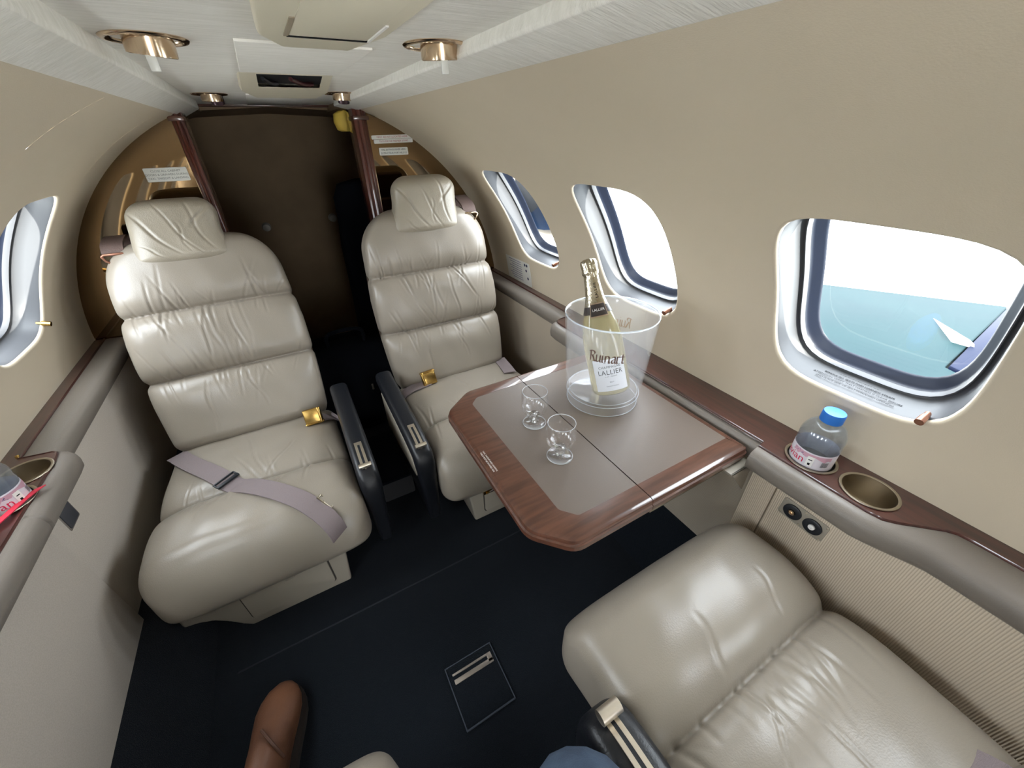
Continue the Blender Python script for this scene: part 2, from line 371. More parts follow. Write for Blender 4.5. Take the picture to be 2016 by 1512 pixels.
# side wall remainder behind the bulkhead: dim compartment
tag(obj('wall_back', box(-.55, .55, 2.6, 2.64, FZ-.1, 1.4), DARKB), 'dim brown rear compartment wall', None, None, 'structure')
tag(obj('wall_compartment_left', box(-.50, -.46, YB+.09, 2.62, FZ-.1, 1.4), DARKB), 'dim brown compartment side', None, None, 'structure')
tag(obj('wall_compartment_right', box(.44, .48, YB+.09, 2.62, FZ-.1, 1.4), DARKB), 'dim brown compartment side', None, None, 'structure')
tag(obj('ceiling_compartment', cat_(prism([(-.5, 1.26), (-.3, 1.30), (0, 1.315), (.3, 1.30), (.48, 1.26), (.48, 1.42), (-.5, 1.42)], 2.02, 2.62, 'y'), box(-.52, -.235, 1.70, 2.06, 1.30, 1.42), box(.195, .5, 1.70, 2.06, 1.30, 1.42), box(-.62, -.262, YB+.018, YB+.1, FZ, 1.36), box(.24, .62, YB+.018, YB+.1, FZ, 1.36)), DARKB), 'dim compartment ceiling and partition backs', None, None, 'structure')
# end of the cabin behind the camera with the doorway to the flight deck
tag(obj('wall_front', cat_(box(-.8, -.32, Y0-.03, Y0, -.2, 1.45), box(.32, .8, Y0-.03, Y0, -.2, 1.45), box(-.32, .32, Y0-.03, Y0, 1.25, 1.45)), WALL), 'beige partition behind the camera with an open doorway', None, None, 'structure')
L = bpy.data.lights.new('doorway_portal', 'AREA'); L.shape = 'RECTANGLE'; L.size = .64; L.size_y = 1.1; L.cycles.is_portal = True
lo = bpy.data.objects.new('doorway_portal', L); col.objects.link(lo); lo.location = (0, Y0-.04, .7); lo.rotation_euler = (PI/2, 0, 0)

# side ledges -------------------------------------------------------------
LT = .68
def ledge(sg, name, label, stations, cups):
    root = thing(name, label, 'ledge', (sg*.66, .6, .62))
    W, P = [], []
    for y, xw, xp in stations:
        dy = 0
        W.append([(sg*a, y, z) for a, z in ((.745, .655), (.745, LT), (xw+.006, LT), (xw+.0045, LT+.0018), (xw+.0015, LT+.0018), (xw, LT-.001), (xw, .66))])
        P.append([(sg*a, y, z) for a, z in ((.70, .66), (xw+.002, .66), (xw+.001, LT-.003), (xw-.003, LT-.0015), (xp+.016, LT-.004), (xp+.007, LT-.008), (xp+.002, LT-.016), (xp, LT-.028), (xp+.002, LT-.042), (xp+.010, LT-.051), (xp+.022, LT-.053), (.70, LT-.053))])
    wd = obj('wood_top', loft(W), WOODY, root, smooth=50)
    pd = obj('padded_edge', loft(P), GREY, root, smooth=50)
    if cups:
        # real holes: cut the wells out of the wood top
        for (cx, cy, r) in cups:
            bm = bmesh.new(); bmesh.ops.create_cone(bm, cap_ends=True, segments=48, radius1=r, radius2=r, depth=.2); vf = bm_out(bm)
            cut = obj('cut', xf(vf, T(cx, cy, LT)), SEAL)
            for tgt in (wd, pd):
                md = tgt.modifiers.new('well', 'BOOLEAN'); md.object = cut; md.operation = 'DIFFERENCE'; md.solver = 'EXACT'
                bpy.context.view_layer.update(); me = bpy.data.meshes.new_from_object(tgt.evaluated_get(bpy.context.evaluated_depsgraph_get()))
                tgt.modifiers.clear(); tgt.data = me; me.set_sharp_from_angle(angle=math.radians(40))
            bpy.data.objects.remove(cut)
            prof = [(r+.004, .0012), (r+.0035, .0028), (r+.001, .0032), (r-.001, .0022), (r-.0015, -.002), (r-.0015, -.048), (r-.004, -.052), (0.0005, -.052)]
            obj('cup_holder', lathe(prof, 56, (cx, cy, LT)), STEEL, root, smooth=45)
    return root
ST = [(Y0, .69, .620), (-.6, .69, .620), (-.03, .69, .620), (-.012, .688, .619), (.0, .68, .616), (.045, .632, .600), (.06, .62, .595), (.08, .616, .590), (.268, .616, .589), (.27, .634, .622), (.79, .634, .622), (.792, .616, .589), (.95, .616, .588), (.975, .618, .591), (.988, .626, .600), (.994, .64, .618), (1.0, .695, .650), (1.64, .70, .652)]
LR = ledge(1, 'side_ledge', 'mahogany-topped right side ledge with grey padded edge and two cup holders', ST, [(.667, .196, .040), (.668, .100, .040)])
STL = [(Y0, .69, .648), (.16, .69, .648), (.2, .68, .64), (.26, .62, .595), (.3, .630, .607), (.79, .630, .606), (.795, .630, .611), (.80, .630, .606), (.95, .630, .606), (.975, .632, .608), (.986, .634, .612), (.992, .64, .618), (1.0, .695, .640), (1.64, .70, .640)]
LL = ledge(-1, 'side_ledge', 'mahogany-topped left side ledge with grey padded edge beside the window', STL, [(-.668, .935, .038), (-.668, .85, .039)])
obj('latch_pin', lathe([(.0005, .006), (.003, .005), (.004, 0)], 12, (-.70, 1.005, LT)), GOLD, LL)
# lower side panels
def panel(name, x, y0, y1, m, sg, z0=.255):
    o = obj(name, box(min(sg*x, sg*(x+.03)), max(sg*x, sg*(x+.03)), y0, y1, z0, .64, .003), m); return tag(o, 'fabric covered lower side panel under the ledge', None, None, 'structure')
panel('wall_right_dado', .628, Y0, .2105, DADOR, 1); panel('wall_right_dado', .629, .2125, .264, DADOR, 1); panel('wall_right_dado', .657, .262, 1.64, DADOF, 1)
panel('wall_left_dado', .648, Y0, .846, DADO, -1); panel('wall_left_dado', .655, .849, 1.64, DADO, -1)
# ------------------------------------------------------------------ outside: apron, wing, engine
APRON = mat('pale_concrete', (236, 236, 232), .9, c2=(226, 227, 225), nscale=.4)
WING = mat('wing_sky_tint', (12, 36, 39), .7, spec=.08, c2=(11, 33, 37), nscale=1.5); WING_BLUE = mat('wing_dark_blue', (8, 17, 40), .6, spec=.1)  # teal of the white wing is sky tint put into a darkened base colour
NAC = mat('nacelle_shade_blue', (14, 26, 44), .3, coat=.3)  # polished nacelle; its blue shade is put into the base colour
g = obj('ground', prism([(-60, -60), (60, -60), (60, 60), (-60, 60)], -1.25, -1.2), APRON); tag(g, 'bright concrete apron outside the windows', None, None, 'structure')
wr = thing('wing', 'white aircraft wing with painted-in teal sky tint seen through the nearest right window', 'wing', (2.5, .2, -.2))
obj('wing_skin', prism([(.78, 1.95), (4.4, 1.80), (5.1, .64), (5.0, .62), (3.38, .5), (3.29, .31), (2.6, .27), (2.6, -1.6), (.78, -1.7)], -.24, -.1, 'z', .01), WING, wr)
obj('wing_blue_slab', prism([(5.06, .63), (3.40, .49), (3.31, .30), (4.4, -.3), (5.3, -.2)], -.2, -.09, 'z', .01), WING_BLUE, wr)  # even dark blue slab set into the wing
obj('glint_wedge', loft([[(4.28+t*-.42, .86-t*.30+math.cos(a)*.06*t, -.1+max(0, math.sin(a))*.05*t) for a in np.linspace(0, 2*PI, 10, endpoint=False)] for t in (.02, .3, .6, 1)]), WHITE, wr)  # glint on the wing, built as a thin white wedge
obj('sunlit_patch', prism([(2.62, .25), (3.2, .29), (3.27, .1), (2.62, -.5)], -.2, -.095, 'z', .01), WHITE, wr)  # white slab stands in for a sunlit patch of the wing
nr = thing('engine_nacelle', 'jet engine nacelle with painted-in blue shade seen through the farthest right window', 'engine', (1.42, 2.9, .9))
obj('cowling', xf(lathe([(.28, .5), (.30, .1), (.33, 0), (.36, .02), (.40, .2), (.43, .7), (.43, 1.4), (.34, 2.2), (.26, 2.6)], 40), T(1.42, 2.1, .98) @ RX(-PI/2)), NAC, nr)
obj('inlet_lip', xf(lathe([(.30, .1), (.315, .0), (.335, -.02), (.36, .0), (.385, .09), (.375, .10)], 40), T(1.42, 2.1, .98) @ RX(-PI/2)), NICKEL, nr)

# ------------------------------------------------------------------ seats
def padded(A, B, L, nt, nf, seed, seams, roll, bulge=.02, rxt=.10, rxb=.05, rbt=.05, rbb=.05, width=None, thick=None, crease=18, cdepth=.0042, long=(), cw=1.0, cside=0):
    """cushion body. x across, t along 0..L, d = thickness direction (front +). returns X(n,3) as (x,d,t), faces"""
    rg = np.random.default_rng(seed)
    ts = np.concatenate([L*.06*(1-np.cos(np.linspace(0, PI/2, 14))), np.linspace(L*.06, L*.94, nt)[1:-1], L-L*.06*(1-np.cos(np.linspace(0, PI/2, 14)))[::-1]])
    nb = 44; rings = []
    cr = []
    for s in seams:
        for k in range(crease):
            x0 = rg.uniform(-.86, .86)*A; sd = cside or (1 if rg.random() < .5 else -1)
            ln = rg.uniform(.025, .105)*(1 if rg.random() < .7 else .6); lean = rg.normal(0, .35)+x0/A*.35*sd
            cr.append((x0, s, sd, ln, lean, rg.uniform(.0022, .0042)*cw, cdepth*rg.uniform(.5, 1.25)))
    for t in ts:
        a = A*(width(t/L) if width else 1); b = B*(thick(t/L) if thick else 1)
        if t > L-rxt: q = (t-(L-rxt))/rxt; a -= rxt*(1-math.sqrt(max(0, 1-q*q)))
        if t < rxb: q = (rxb-t)/rxb; a -= rxb*(1-math.sqrt(max(0, 1-q*q)))
        if t > L-rbt: q = (t-(L-rbt))/rbt; b *= max(.004, math.sqrt(max(0, 1-q*q)))
        if t < rbb: q = (rbb-t)/rbb; b *= max(.004, math.sqrt(max(0, 1-q*q)))
        dmin = min([abs(t-s) for s in seams] or [9])
        a -= .007*math.exp(-(dmin/.010)**2)
        # ring: superellipse sampled so the front carries most points
        th = np.concatenate([np.linspace(0, PI, nf, endpoint=False), np.linspace(PI, 2*PI, nb, endpoint=False)])
        e = .42
        cx = np.sign(np.cos(th))*np.abs(np.cos(th))**e; cy = np.sign(np.sin(th))*np.abs(np.sin(th))**e
        # even out spacing on the front by using x uniform where it is flat
        fr = np.linspace(1, -1, nf, endpoint=False); fr = np.sign(fr)*(1-(1-np.abs(fr))**1.25)
        cx[:nf] = fr; pe = 2/e; cy[:nf] = (1-np.abs(fr)**pe)**(1/pe)
        x = a*cx; d = b*cy
        front = np.clip(cy, 0, 1)**.5
        bs = sorted([0]+list(seams)+[L]); 
        for i in range(len(bs)-1):
            if bs[i] <= t <= bs[i+1]:
                q = (t-bs[i])/(bs[i+1]-bs[i]); h = (1-abs(2*q-1)**4)
                if i == 0 and t < (bs[0]+bs[1])/2: h = 1
                if i == len(bs)-2 and t > (bs[i]+bs[i+1])/2: h = 1
                break
        xr = x/max(a, 1e-6)
        d = d+front*(roll*h*(b/B)+bulge*(1-xr**2)*(b/B))
        crz = np.zeros_like(x)-.0065*math.exp(-(dmin/.0042)**2)*np.clip(1.35-abs(xr)**6, 0, 1)
        for (x0, s, sd, ln, lean, w, dp) in cr:
            u = (t-s)*sd
            if -.004 < u < ln*1.3:
                xc = x0+lean*u; fade = max(0, 1-u/(ln*1.25))**.8
                g_ = (x-xc)/w; crz -= dp*fade*(np.exp(-g_*g_)-.45*np.exp(-((x-xc)/(w*2.4))**2))
        for (x0, t0, x1, t1, w, dp) in long:
            lo_, hi_ = min(t0, t1), max(t0, t1)
            if lo_ <= t <= hi_ and hi_ > lo_:
                q = (t-t0)/(t1-t0); xc = x0+(x1-x0)*q+.004*math.sin(q*7); g_ = (x-xc)/w; crz -= dp*math.sin(PI*min(1, max(0, q)))**.5*(np.exp(-g_*g_)-.4*np.exp(-((x-xc)/(w*2.5))**2))
        crz += .0009*np.sin(x*31+t*19+seed)*np.sin(t*43-x*11)+.0006*np.sin(x*70+seed*2+t*25)
        d = d+front*crz*(b/B)
        rings.append(np.c_[x, d, np.full_like(x, t)])
    return loft(rings)
def backpt(vf, alpha, O):
    V = np.asarray(vf[0]); x, d, t = V[:, 0], V[:, 1], V[:, 2]
    return np.c_[x, O[1]+t*math.sin(alpha)-d*math.cos(alpha), O[2]+t*math.cos(alpha)+d*math.sin(alpha)], vf[1]
def make_seat(name, label, loc, rz, arm, rec, seed, belt, ady=0, noarm=False):
    s = thing(name, label, 'seat', loc, rz, 'cream leather cabin seats')
    al = math.radians(rec); O = (0, .285, .275)
    L = .63
    wd = lambda q: .93+.30*q-.30*q*q if q < .55 else 1.003-.22*(q-.55)
    lg = [(-.045, .25, -.015, .415, .003, .0042), (.055, .235, .04, .41, .003, .0036), (-.09, .05, -.075, .21, .003, .003), (.06, .09, .03, .22, .003, .003), (.0, .25, -.02, .40, .004, .002)]
    bk = padded(.228, .052, L, 170, 150, seed, (.228, .42), .030, .012, .125, .04, .05, .05, wd, crease=32, cdepth=.0052, long=lg)
    bko = obj('backrest', backpt(bk, al, O), LEATHER, s, smooth=180, local=True)
    sh = padded(.224, .035, L-.01, 30, 24, seed, (), 0, 0, .12, .05, .03, .03, wd, crease=0); v = np.array(sh[0]); v[:, 1] -= .035
    obj('back_shell', backpt((v, sh[1]), al, O), SHELL, s, smooth=180, local=True)
    # cushion: t runs rear -> front
    th = lambda q: .80+.34*q
    LC = .555
    cu = padded(.236, .070, LC, 150, 150, seed+5, (.315,), .030 if belt else .038, .006, .06, .03, .082, .05, lambda q: .95+.06*q, th, crease=22 if belt else 16, cw=1.0 if belt else 1.7, cside=0 if belt else -1, long=[(.06, .33, .04, .42, .005, .0026), (-.1, .34, -.13, .42, .004, .002), (-.03, .08, .02, .3, .003, .003), (.1, .2, .02, .31, .003, .003)])
    v = np.array(cu[0]); x, d, t = v[:, 0].copy(), v[:, 1].copy(), v[:, 2].copy(); q = t/LC
    zc_ = .235+.012*q-.03*np.clip((q-.72)/.28, 0, 1)**2
    cv = np.c_[x, .295-t, zc_+d]
    # small tuck where the seam meets the sides is already in the profile
    cuo = obj('seat_cushion', (cv, cu[1]), LEATHER, s, smooth=180, local=True)
    # base with curved outboard cut-away
    poly = [(.138, 0), (-.117, 0), (-.135, .022), (-.155, .055), (-.178, .083), (-.205, .098), (-.232, .104), (-.232, .175), (.15, .175), (.150, .12)]
    poly = [(arm*a, b) for a, b in poly]; poly = poly if arm < 0 else poly[::-1]
    bo = obj('seat_base', prism(poly, -.2, .25, 'y', .007, 3), BASE, s, smooth=50, local=True)
    dx0, dx1 = sorted((arm*-.105, arm*.10))
    dr = obj('drawer_front', prism(rrect(dx0, dx1, .03, .158, .012), -.206, -.198, 'y', .0015), BASE, s, smooth=40, local=True)
    obj('drawer_gap', prism(rrect(dx0-.0035, dx1+.0035, .0265, .1615, .013), -.2012, -.199, 'y'), mat('gap_shadow', (58, 54, 48), .8), dr, smooth=0, local=True)
    obj('latch_tab', box(-.012+arm*.01, .012+arm*.01, -.212, -.204, .126, .150, .003), BASE, dr, smooth=50, local=True)
    if not noarm:
        # armrest on the aisle side
        ax = arm*.264
        path = np.array((ady, 0))+spline([(.24, .40), (.12, .394), (-.05, .384), (-.15, .372), (-.19, .352), (-.205, .30), (-.202, .20), (-.195, .10)], 46)
        rings = []
        for i, (y, z) in enumerate(path):
            d = path[min(i+1, 45)]-path[max(i-1, 0)]; d /= np.linalg.norm(d); n = np.array((-d[1], d[0])); n = n if n[1] > 0 or (abs(n[1]) < .3 and n[0] < 0) else -n
            if i > 0 and n.dot(pn) < 0: n = -n
            pn = n; w = (.028 if belt else .036)-.010*max(0, (i-30)/16); h = .032
            rings.append([(ax+w*c*(.94 if sn < 0 else 1), y+n[0]*(h*sn-.03), z+n[1]*(h*sn-.03)) for c, sn in [(np.sign(math.cos(a))*abs(math.cos(a))**.55, np.sign(math.sin(a))*abs(math.sin(a))**.55) for a in np.linspace(0, 2*PI, 28, endpoint=False)]])
        ar = obj('armrest', loft(rings), NAVY, s, smooth=60, local=True)
        pp = [(.22, .12), (.22, .36), (-.02+ady, .35), (-.13+ady, .335), (-.165+ady, .30), (-.17+ady, .12)]
        obj('armrest_panel', prism(pp, ax-(.018 if belt else .028), ax+(.018 if belt else .028), 'x', .004), NAVY, s, smooth=40, local=True)
        pi_ = [(.20, .2), (.20, .345), (-.02+ady, .335), (-.12+ady, .318), (-.155+ady, .29), (-.158+ady, .26)]
        xo = ax+arm*(.0185 if belt else .030)
        obj('side_inset', prism(pi_, min(xo, xo+arm*.008), max(xo, xo+arm*.008), 'x', .002), BASE, s, smooth=40, local=True)
        # lever plate: two rails around a black slot, T handle
        ya, yb_ = -.165, -.085; za, zb = .381, .3935
        def onarm(x, y, dz=0):
            z = np.interp(y, path[::-1][:, 0][-40:], path[::-1][:, 1][-40:]); return (ax+x, y, z+.0025+dz)
        ys = np.linspace(-.172+ady, -.088+ady, 12)
        def strip(xa, xb, dz, yy): return loft([[onarm(xa, y, dz), onarm(xb, y, dz), onarm(xb, y, dz+.002), onarm(xa, y, dz+.002)] for y in yy])
        pl_ = obj('lever_plate', cat_(strip(-.010, -.003, .000, ys), strip(.003, .010, .000, ys), strip(-.010, .010, .000, np.linspace(-.09+ady, -.078+ady, 4))), NICKEL, ar, smooth=30, local=True)
        obj('lever_slot', strip(-.003, .003, -.0005, ys), SEAL, ar, smooth=30, local=True)
        hy = -.172+ady; c = onarm(0, hy, .010)
        hd = cat_(tube([(c[0]-.016, c[1], c[2]), (c[0]-.0155, c[1], c[2]), (c[0]+.0155, c[1], c[2]), (c[0]+.016, c[1], c[2])], [.005, .0062, .0062, .005], 14), tube([(c[0], c[1], c[2]-.014), (c[0], c[1], c[2])], .003, 8))
        if belt is None:
            c = onarm(0, -.178+ady, .018); hd = cat_(tube([(c[0]-.017, c[1], c[2]), (c[0]-.0165, c[1], c[2]), (c[0]+.0165, c[1], c[2]), (c[0]+.017, c[1], c[2])], [.009, .0105, .0105, .009], 18), tube([(c[0], c[1]+.01, c[2]-.026), (c[0], c[1], c[2])], .003, 8))
        obj('recline_lever', hd, NICKEL, ar, smooth=40, local=True)
    # headrest pillow: wrapped leather with a fold
    hx = belt['hx'] if belt else 0
    hp = padded(.110, .036, .178, 90, 90, seed+9, (), .006, .012, .05, .022, .036, .03, lambda q: 1.04-.14*q+.02*math.sin(q*9), crease=0, long=[(-.1, .15, .0, .02, .005, .004), (-.04, .165, .05, .015, .0035, .0028), (.03, .17, .075, .03, .004, .003), (-.09, .06, -.03, .012, .004, .003), (.085, .15, .04, .09, .006, .004), (.01, .11, .02, .03, .003, .0024)])
    v = np.array(hp[0]); v[:, 1] += .052; v[:, 0] += hx+.007*np.sin(v[:, 2]*22+seed); hh = backpt((v, hp[1]), al-.10, (0, O[1]+(L-.085)*math.sin(al), O[2]+(L-.085)*math.cos(al)))
    ho = obj('headrest', hh, PILLOW, s, smooth=180, local=True)
    obj('headrest_back', backpt((np.array(box(hx-.07, hx+.07, -.03, .016, -.05, .165, .008)[0]), box(hx-.07, hx+.07, -.03, .016, -.05, .165, .008)[1]), al-.1, (0, O[1]+(L-.085)*math.sin(al), O[2]+(L-.085)*math.cos(al))), SHELL, ho, smooth=40, local=True)
    if not belt: return s
    # shoulder strap and guide on the outboard shoulder
    ox = -arm*.165
    sp = backpt(([(ox-arm*.03*k/5, .055-.018*k+.0, .56+.012*k) for k in range(6)], []), al, O)[0]
    sb = spline([backpt(([(ox, -.075, .60)], []), al, O)[0][0], backpt(([(ox, -.02, .655)], []), al, O)[0][0], backpt(([(ox, .055, .62)], []), al, O)[0][0], backpt(([(ox, .072, .585)], []), al, O)[0][0]], 16)
    bs_ = obj('shoulder_strap', ribbon(sb, [(.024, 0, 0)]*16, .006), SBELT, s, smooth=50, local=True)
    e = sb[-1]; tri = [(-.026, .0), (-.022, -.012), (-.008, -.024), (.008, -.024), (.022, -.012), (.026, 0), (.02, .004), (-.02, .004), (-.026, 0)]
    obj('strap_guide', tube([(e[0]+a, e[1]-.004+(-b)*.1, e[2]+b) for a, b in tri], .0032, 8), BRASS if arm < 0 else COPPER, bs_, smooth=50, local=True)
    # lap belt, draped on the cushion
    tree = BVHTree.FromPolygons([tuple(p) for p in cv], [tuple(f) for f in cu[1]])
    def drape(x, y, off=.0075):
        h = tree.ray_cast(Vector((x, y, 1)), Vector((0, 0, -1))); return (x, y, (h[0].z if h[0] else .30)+off)
    def strap(pts, n, half, nm, side=None, tail=None):
        P = spline(pts, n); Q = np.array([drape(p[0], p[1]) for p in P])
        k = np.ones(5)/5; z = np.convolve(np.pad(Q[:, 2], 2, 'edge'), k, 'valid'); Q[:, 2] = np.maximum(z, Q[:, 2]-.001)
        nm_ = len(Q)
        if tail is not None: Q = np.concatenate([Q, tail(Q[-1])])
        Wd = []
        for i in range(len(Q)):
            d = Q[min(i+1, len(Q)-1)]-Q[max(i-1, 0)]; w = np.cross(d, (0, 0, 1)) if abs(d[2]) < np.hypot(d[0], d[1])*4 else Wd[-1]*0+np.array(Wd[-1]); 
            w = np.array((d[1], -d[0], 0)) if np.hypot(d[0], d[1]) > 1e-4 else np.array(Wd[-1])
            if i >= nm_-1 and tail is not None: w = np.array(Wd[-1])
            Wd.append(w/np.linalg.norm(w)*half)
        return obj(nm, ribbon(Q, Wd, .0035), BELT, s, smooth=50, local=True), Q
    if 'long' in belt:
        lb, Q = strap(belt['long'], 60, .024, 'lap_belt', tail=lambda e: np.array([(e[0]+.012, e[1]-.020, e[2]-.008), (e[0]+.022, e[1]-.036, e[2]-.026), (e[0]+.026, e[1]-.042, e[2]-.048), (e[0]+.026, e[1]-.040, e[2]-.060)]))
        m_ = Q[26]; d = Q[28]-Q[24]; d /= np.linalg.norm(d)
        fm = frame(m_+np.array((0, 0, .004)), np.cross(d, (0, 0, 1)), d)
        obj('adjuster', xf(cat_(box(-.029, .029, .003, .011, -.001, .006, .0015), box(-.029, .029, -.012, -.008, -.002, .003, .001), box(-.029, -.025, -.01, .005, -.002, .003, .001), box(.025, .029, -.01, .005, -.002, .003, .001)), fm), SEAL, lb, smooth=40, local=True)
        e = Q[-6]; d = Q[-5]-Q[-8]; d /= np.linalg.norm(d); wv = np.cross(d, (0, 0, 1)); wv /= np.linalg.norm(wv); fm = frame(e-wv*.027*(1 if wv[0] < 0 else -1)+np.array((0, 0, .004)), d, wv)
        obj('belt_tongue', xf(cat_(box(-.022, .022, -.008, -.005, -.001, .003, .001), box(-.022, .022, .003, .006, -.001, .003, .001), box(-.022, -.018, -.008, .006, -.001, .003, .001), box(.018, .022, -.008, .010, -.001, .003, .001), box(-.004, 0, -.008, .006, -.001, .003, .001)), fm), STEEL, lb, smooth=40, local=True)
    sbt, Q = strap(belt['short'], 24, .022, 'buckle_strap')
    e = Q[-1]; d = Q[-1]-Q[-4]; d /= np.linalg.norm(d)
    fm = frame(e+np.array((0, -.004, .020)), (1, 0, .06) if arm < 0 else (-1, 0, -.02), (0, .38, .92) if arm < 0 else (0, -.38, -.92)); 
    bk_ = obj('buckle', xf(cat_(box(-.028, .024, -.026, .026, -.010, .008, .003, 3), box(-.030, .026, .018, .024, -.006, .0105, .003)), fm), GOLD, s, smooth=45, local=True)
    obj('buckle_lift_edge', xf(box(-.026, -.018, -.026, .026, -.004, .0105, .003), fm), GOLD, bk_, smooth=40, local=True)
    if 'out' in belt: strap(belt['out'], 20, .023, 'lap_belt')
    return s
SL = make_seat('cabin_seat', 'reclined cream seat by the left wall with a grey lap belt across its cushion', (-.349, 1.0, FZ), 0, 1, 24, 3, dict(hx=-.005, long=[(-.215, .235), (-.15, .12), (-.04, -.03), (.06, -.14), (.135, -.225)], short=[(.232, .205), (.20, .19), (.165, .172)]))
SR = make_seat('cabin_seat', 'upright cream leather seat by the right wall behind the folding table', (.330, 1.0, FZ), 0, -1, 14, 11, dict(hx=.005, short=[(-.232, .20), (-.17, .198), (-.115, .20)], out=[(.20, .245), (.185, .17), (.17, .10)]))
NR = make_seat('cabin_seat', 'nearest cream leather seat at the bottom right, its cushion filling the corner', (.37, .025, FZ+.045), PI, 1, 12, 21, None, ady=.09)
NL = make_seat('cabin_seat', 'cream leather seat under the person, only its front edge showing at the bottom', (-.410, .024, FZ+.045), PI, -1, 12, 31, None, noarm=True)
# brass belt hook on the front of the right seat base
hk = bpy.data.objects.get('cabin_seat.001')
obj('belt_hook', xf(cat_(box(-.03, .03, -.004, 0, -.012, .004, .001), tube([(-.022, -.008, -.004), (0, -.012, .006), (.024, -.010, -.012)], .0028, 8, 12), lathe([(.0005, .004), (.006, .003), (.006, -.003), (.0005, -.004)], 14, (.026, -.010, -.014))), T(-.075, -.206, .13)), GOLD, SR, smooth=40, local=True)
obj('hanging_strap', ribbon(spline([(-.06, -.24, .19), (-.062, -.235, .16), (-.066, -.215, .13)], 10), [(.022, 0, 0)]*10, .003), BELT, SR, smooth=50, local=True)
# grey strap end on the near right seat
obj('lap_belt', ribbon(spline([(-.125, .178, .302), (-.128, .195, .326), (-.135, .235, .338), (-.15, .32, .325)], 20), [(.036, .0, .004)]*20, .02), BELT, NR, smooth=60, local=True)

# ------------------------------------------------------------------ folding table
TZ = .665
tb = thing('folding_table', 'fold-out table with mahogany border and taupe leather inlay', 'table', (.36, .53, TZ-.03))
XS = .342
def leaf(outer, inner, nm):
    bm = bmesh.new(); n = len(outer)
    prof = [(0, -.026), (-.003, -.016), (-.002, -.006), (.0025, -.001), (.007, 0)]
    return outer, inner
outL = [(XS-.0008, .780), (.195, .780), (.118, .722), (.113, .345), (.170, .281), (XS-.0008, .281)]
inL = [(XS-.0008, .737), (.206, .737), (.184, .716), (.183, .352), (.206, .325), (XS-.0008, .325)]
outR = [(XS+.0008, .281), (.618, .281), (.618, .780), (XS+.0008, .780)]
inR = [(XS+.0008, .325), (.600, .325), (.600, .737), (XS+.0008, .737)]
def inset(poly, d):
    n = len(poly); out = []
    for i in range(n):
        p0, p1, p2 = (Vector(poly[(i+k-1) % n]) for k in range(3)); a = (p1-p0).normalized(); b = (p2-p1).normalized()
        na = Vector((-a.y, a.x)); nb = Vector((-b.y, b.x)); k = (na+nb); k = k/(1+na.dot(nb)); out.append(tuple(p1+k*d))
    return out
def roundp(P, R_, n=5):
    out = []; m = len(P)
    for i in range(m):
        p = Vector(P[i]); a = (Vector(P[i-1])-p); b = (Vector(P[(i+1) % m])-p); r = R_[i]
        if r <= 0: out.append(tuple(p)); continue
        a.normalize(); b.normalize(); s0 = p+a*r; s1 = p+b*r
        for k in range(n): t = k/(n-1); out.append(tuple(s0*(1-t)**2+p*2*t*(1-t)+s1*t*t))
    return out
def leaf_mesh(nm, out, inn, skip):
    # rounded-edge slab with a recess for the inlay; edges listed in skip stay square (centre joint)
    rings = []
    area = sum(out[i][0]*out[(i+1) % len(out)][1]-out[(i+1) % len(out)][0]*out[i][1] for i in range(len(out)))
    if area < 0: out = out[::-1]; inn = inn[::-1]
    def lim(P): return [(min(x, XS-.0008) if skip == 'r' else max(x, XS+.0008), y) for x, y in P]
    def sub(P):  # rounded corners
        Q = []
        for i in range(len(P)):
            Q.append(P[i])
        return Q
    for d, z in ((.010, -.030), (.004, -.029), (.0, -.024), (.0, -.014), (.003, -.012), (.0025, -.007), (.004, -.003), (.008, -.0006), (.012, 0)):
        P = inset(out, d)
        P = [((XS-.0008 if skip == 'r' else XS+.0008) if abs(o_[0]-XS) < .002 else p[0], p[1]) for p, o_ in zip(P, out)]
        rings.append([(x, y, TZ+z) for x, y in P])
    rings.append([(x, y, TZ) for x, y in inn]); rings.append([(x, y, TZ-.004) for x, y in inn])
    V, F = loft(rings, True, True); return obj(nm, (V, F), WOODX, tb, smooth=30), inn
RL = (0, .018, .018, .018, .018, 0); outL = roundp(outL, RL); inL = roundp(inL, [r*.25 for r in RL]); RR_ = (0, .012, .012, 0); outR = roundp(outR, RR_); inR = roundp(inR, [r*.2 for r in RR_])
l1, i1 = leaf_mesh('table_leaf', outL, inL, 'r'); l2, i2 = leaf_mesh('table_leaf', outR, inR, 'l')
obj('leather_inlay', prism(i1, TZ-.0045, TZ-.0004, 'z'), INLAY, l1, smooth=0); obj('leather_inlay', prism(i2, TZ-.0045, TZ-.0004, 'z'), INLAY, l2, smooth=0)
obj('side_rail', box(.345, .61, .287, .293, TZ-.042, TZ-.030, .001), STEEL, tb); obj('side_rail', box(.345, .61, .768, .774, TZ-.042, TZ-.030, .001), STEEL, tb)
obj('support_plate', box(.33, .612, .296, .766, TZ-.048, TZ-.030, .003), GREY, tb)
obj('bracket', cat_(prism([(.555, .628), (.627, .628), (.627, .545)], .268, .271, 'y', .0008), prism([(.555, .628), (.627, .628), (.627, .622), (.555, .622)], .268, .29, 'y', .0008)), BASE, tb)
for k, s_ in enumerate(['TABLE MUST BE STOWED FOR', 'TAXI, TAKEOFF AND LANDING']):
    obj('table_text', xf(text_vf(s_, .0046, ext=0), frame((.127+.0062*(k), .52, TZ+.0006), (0, -1, 0), (1, 0, 0))), WTXT, tb, smooth=0)

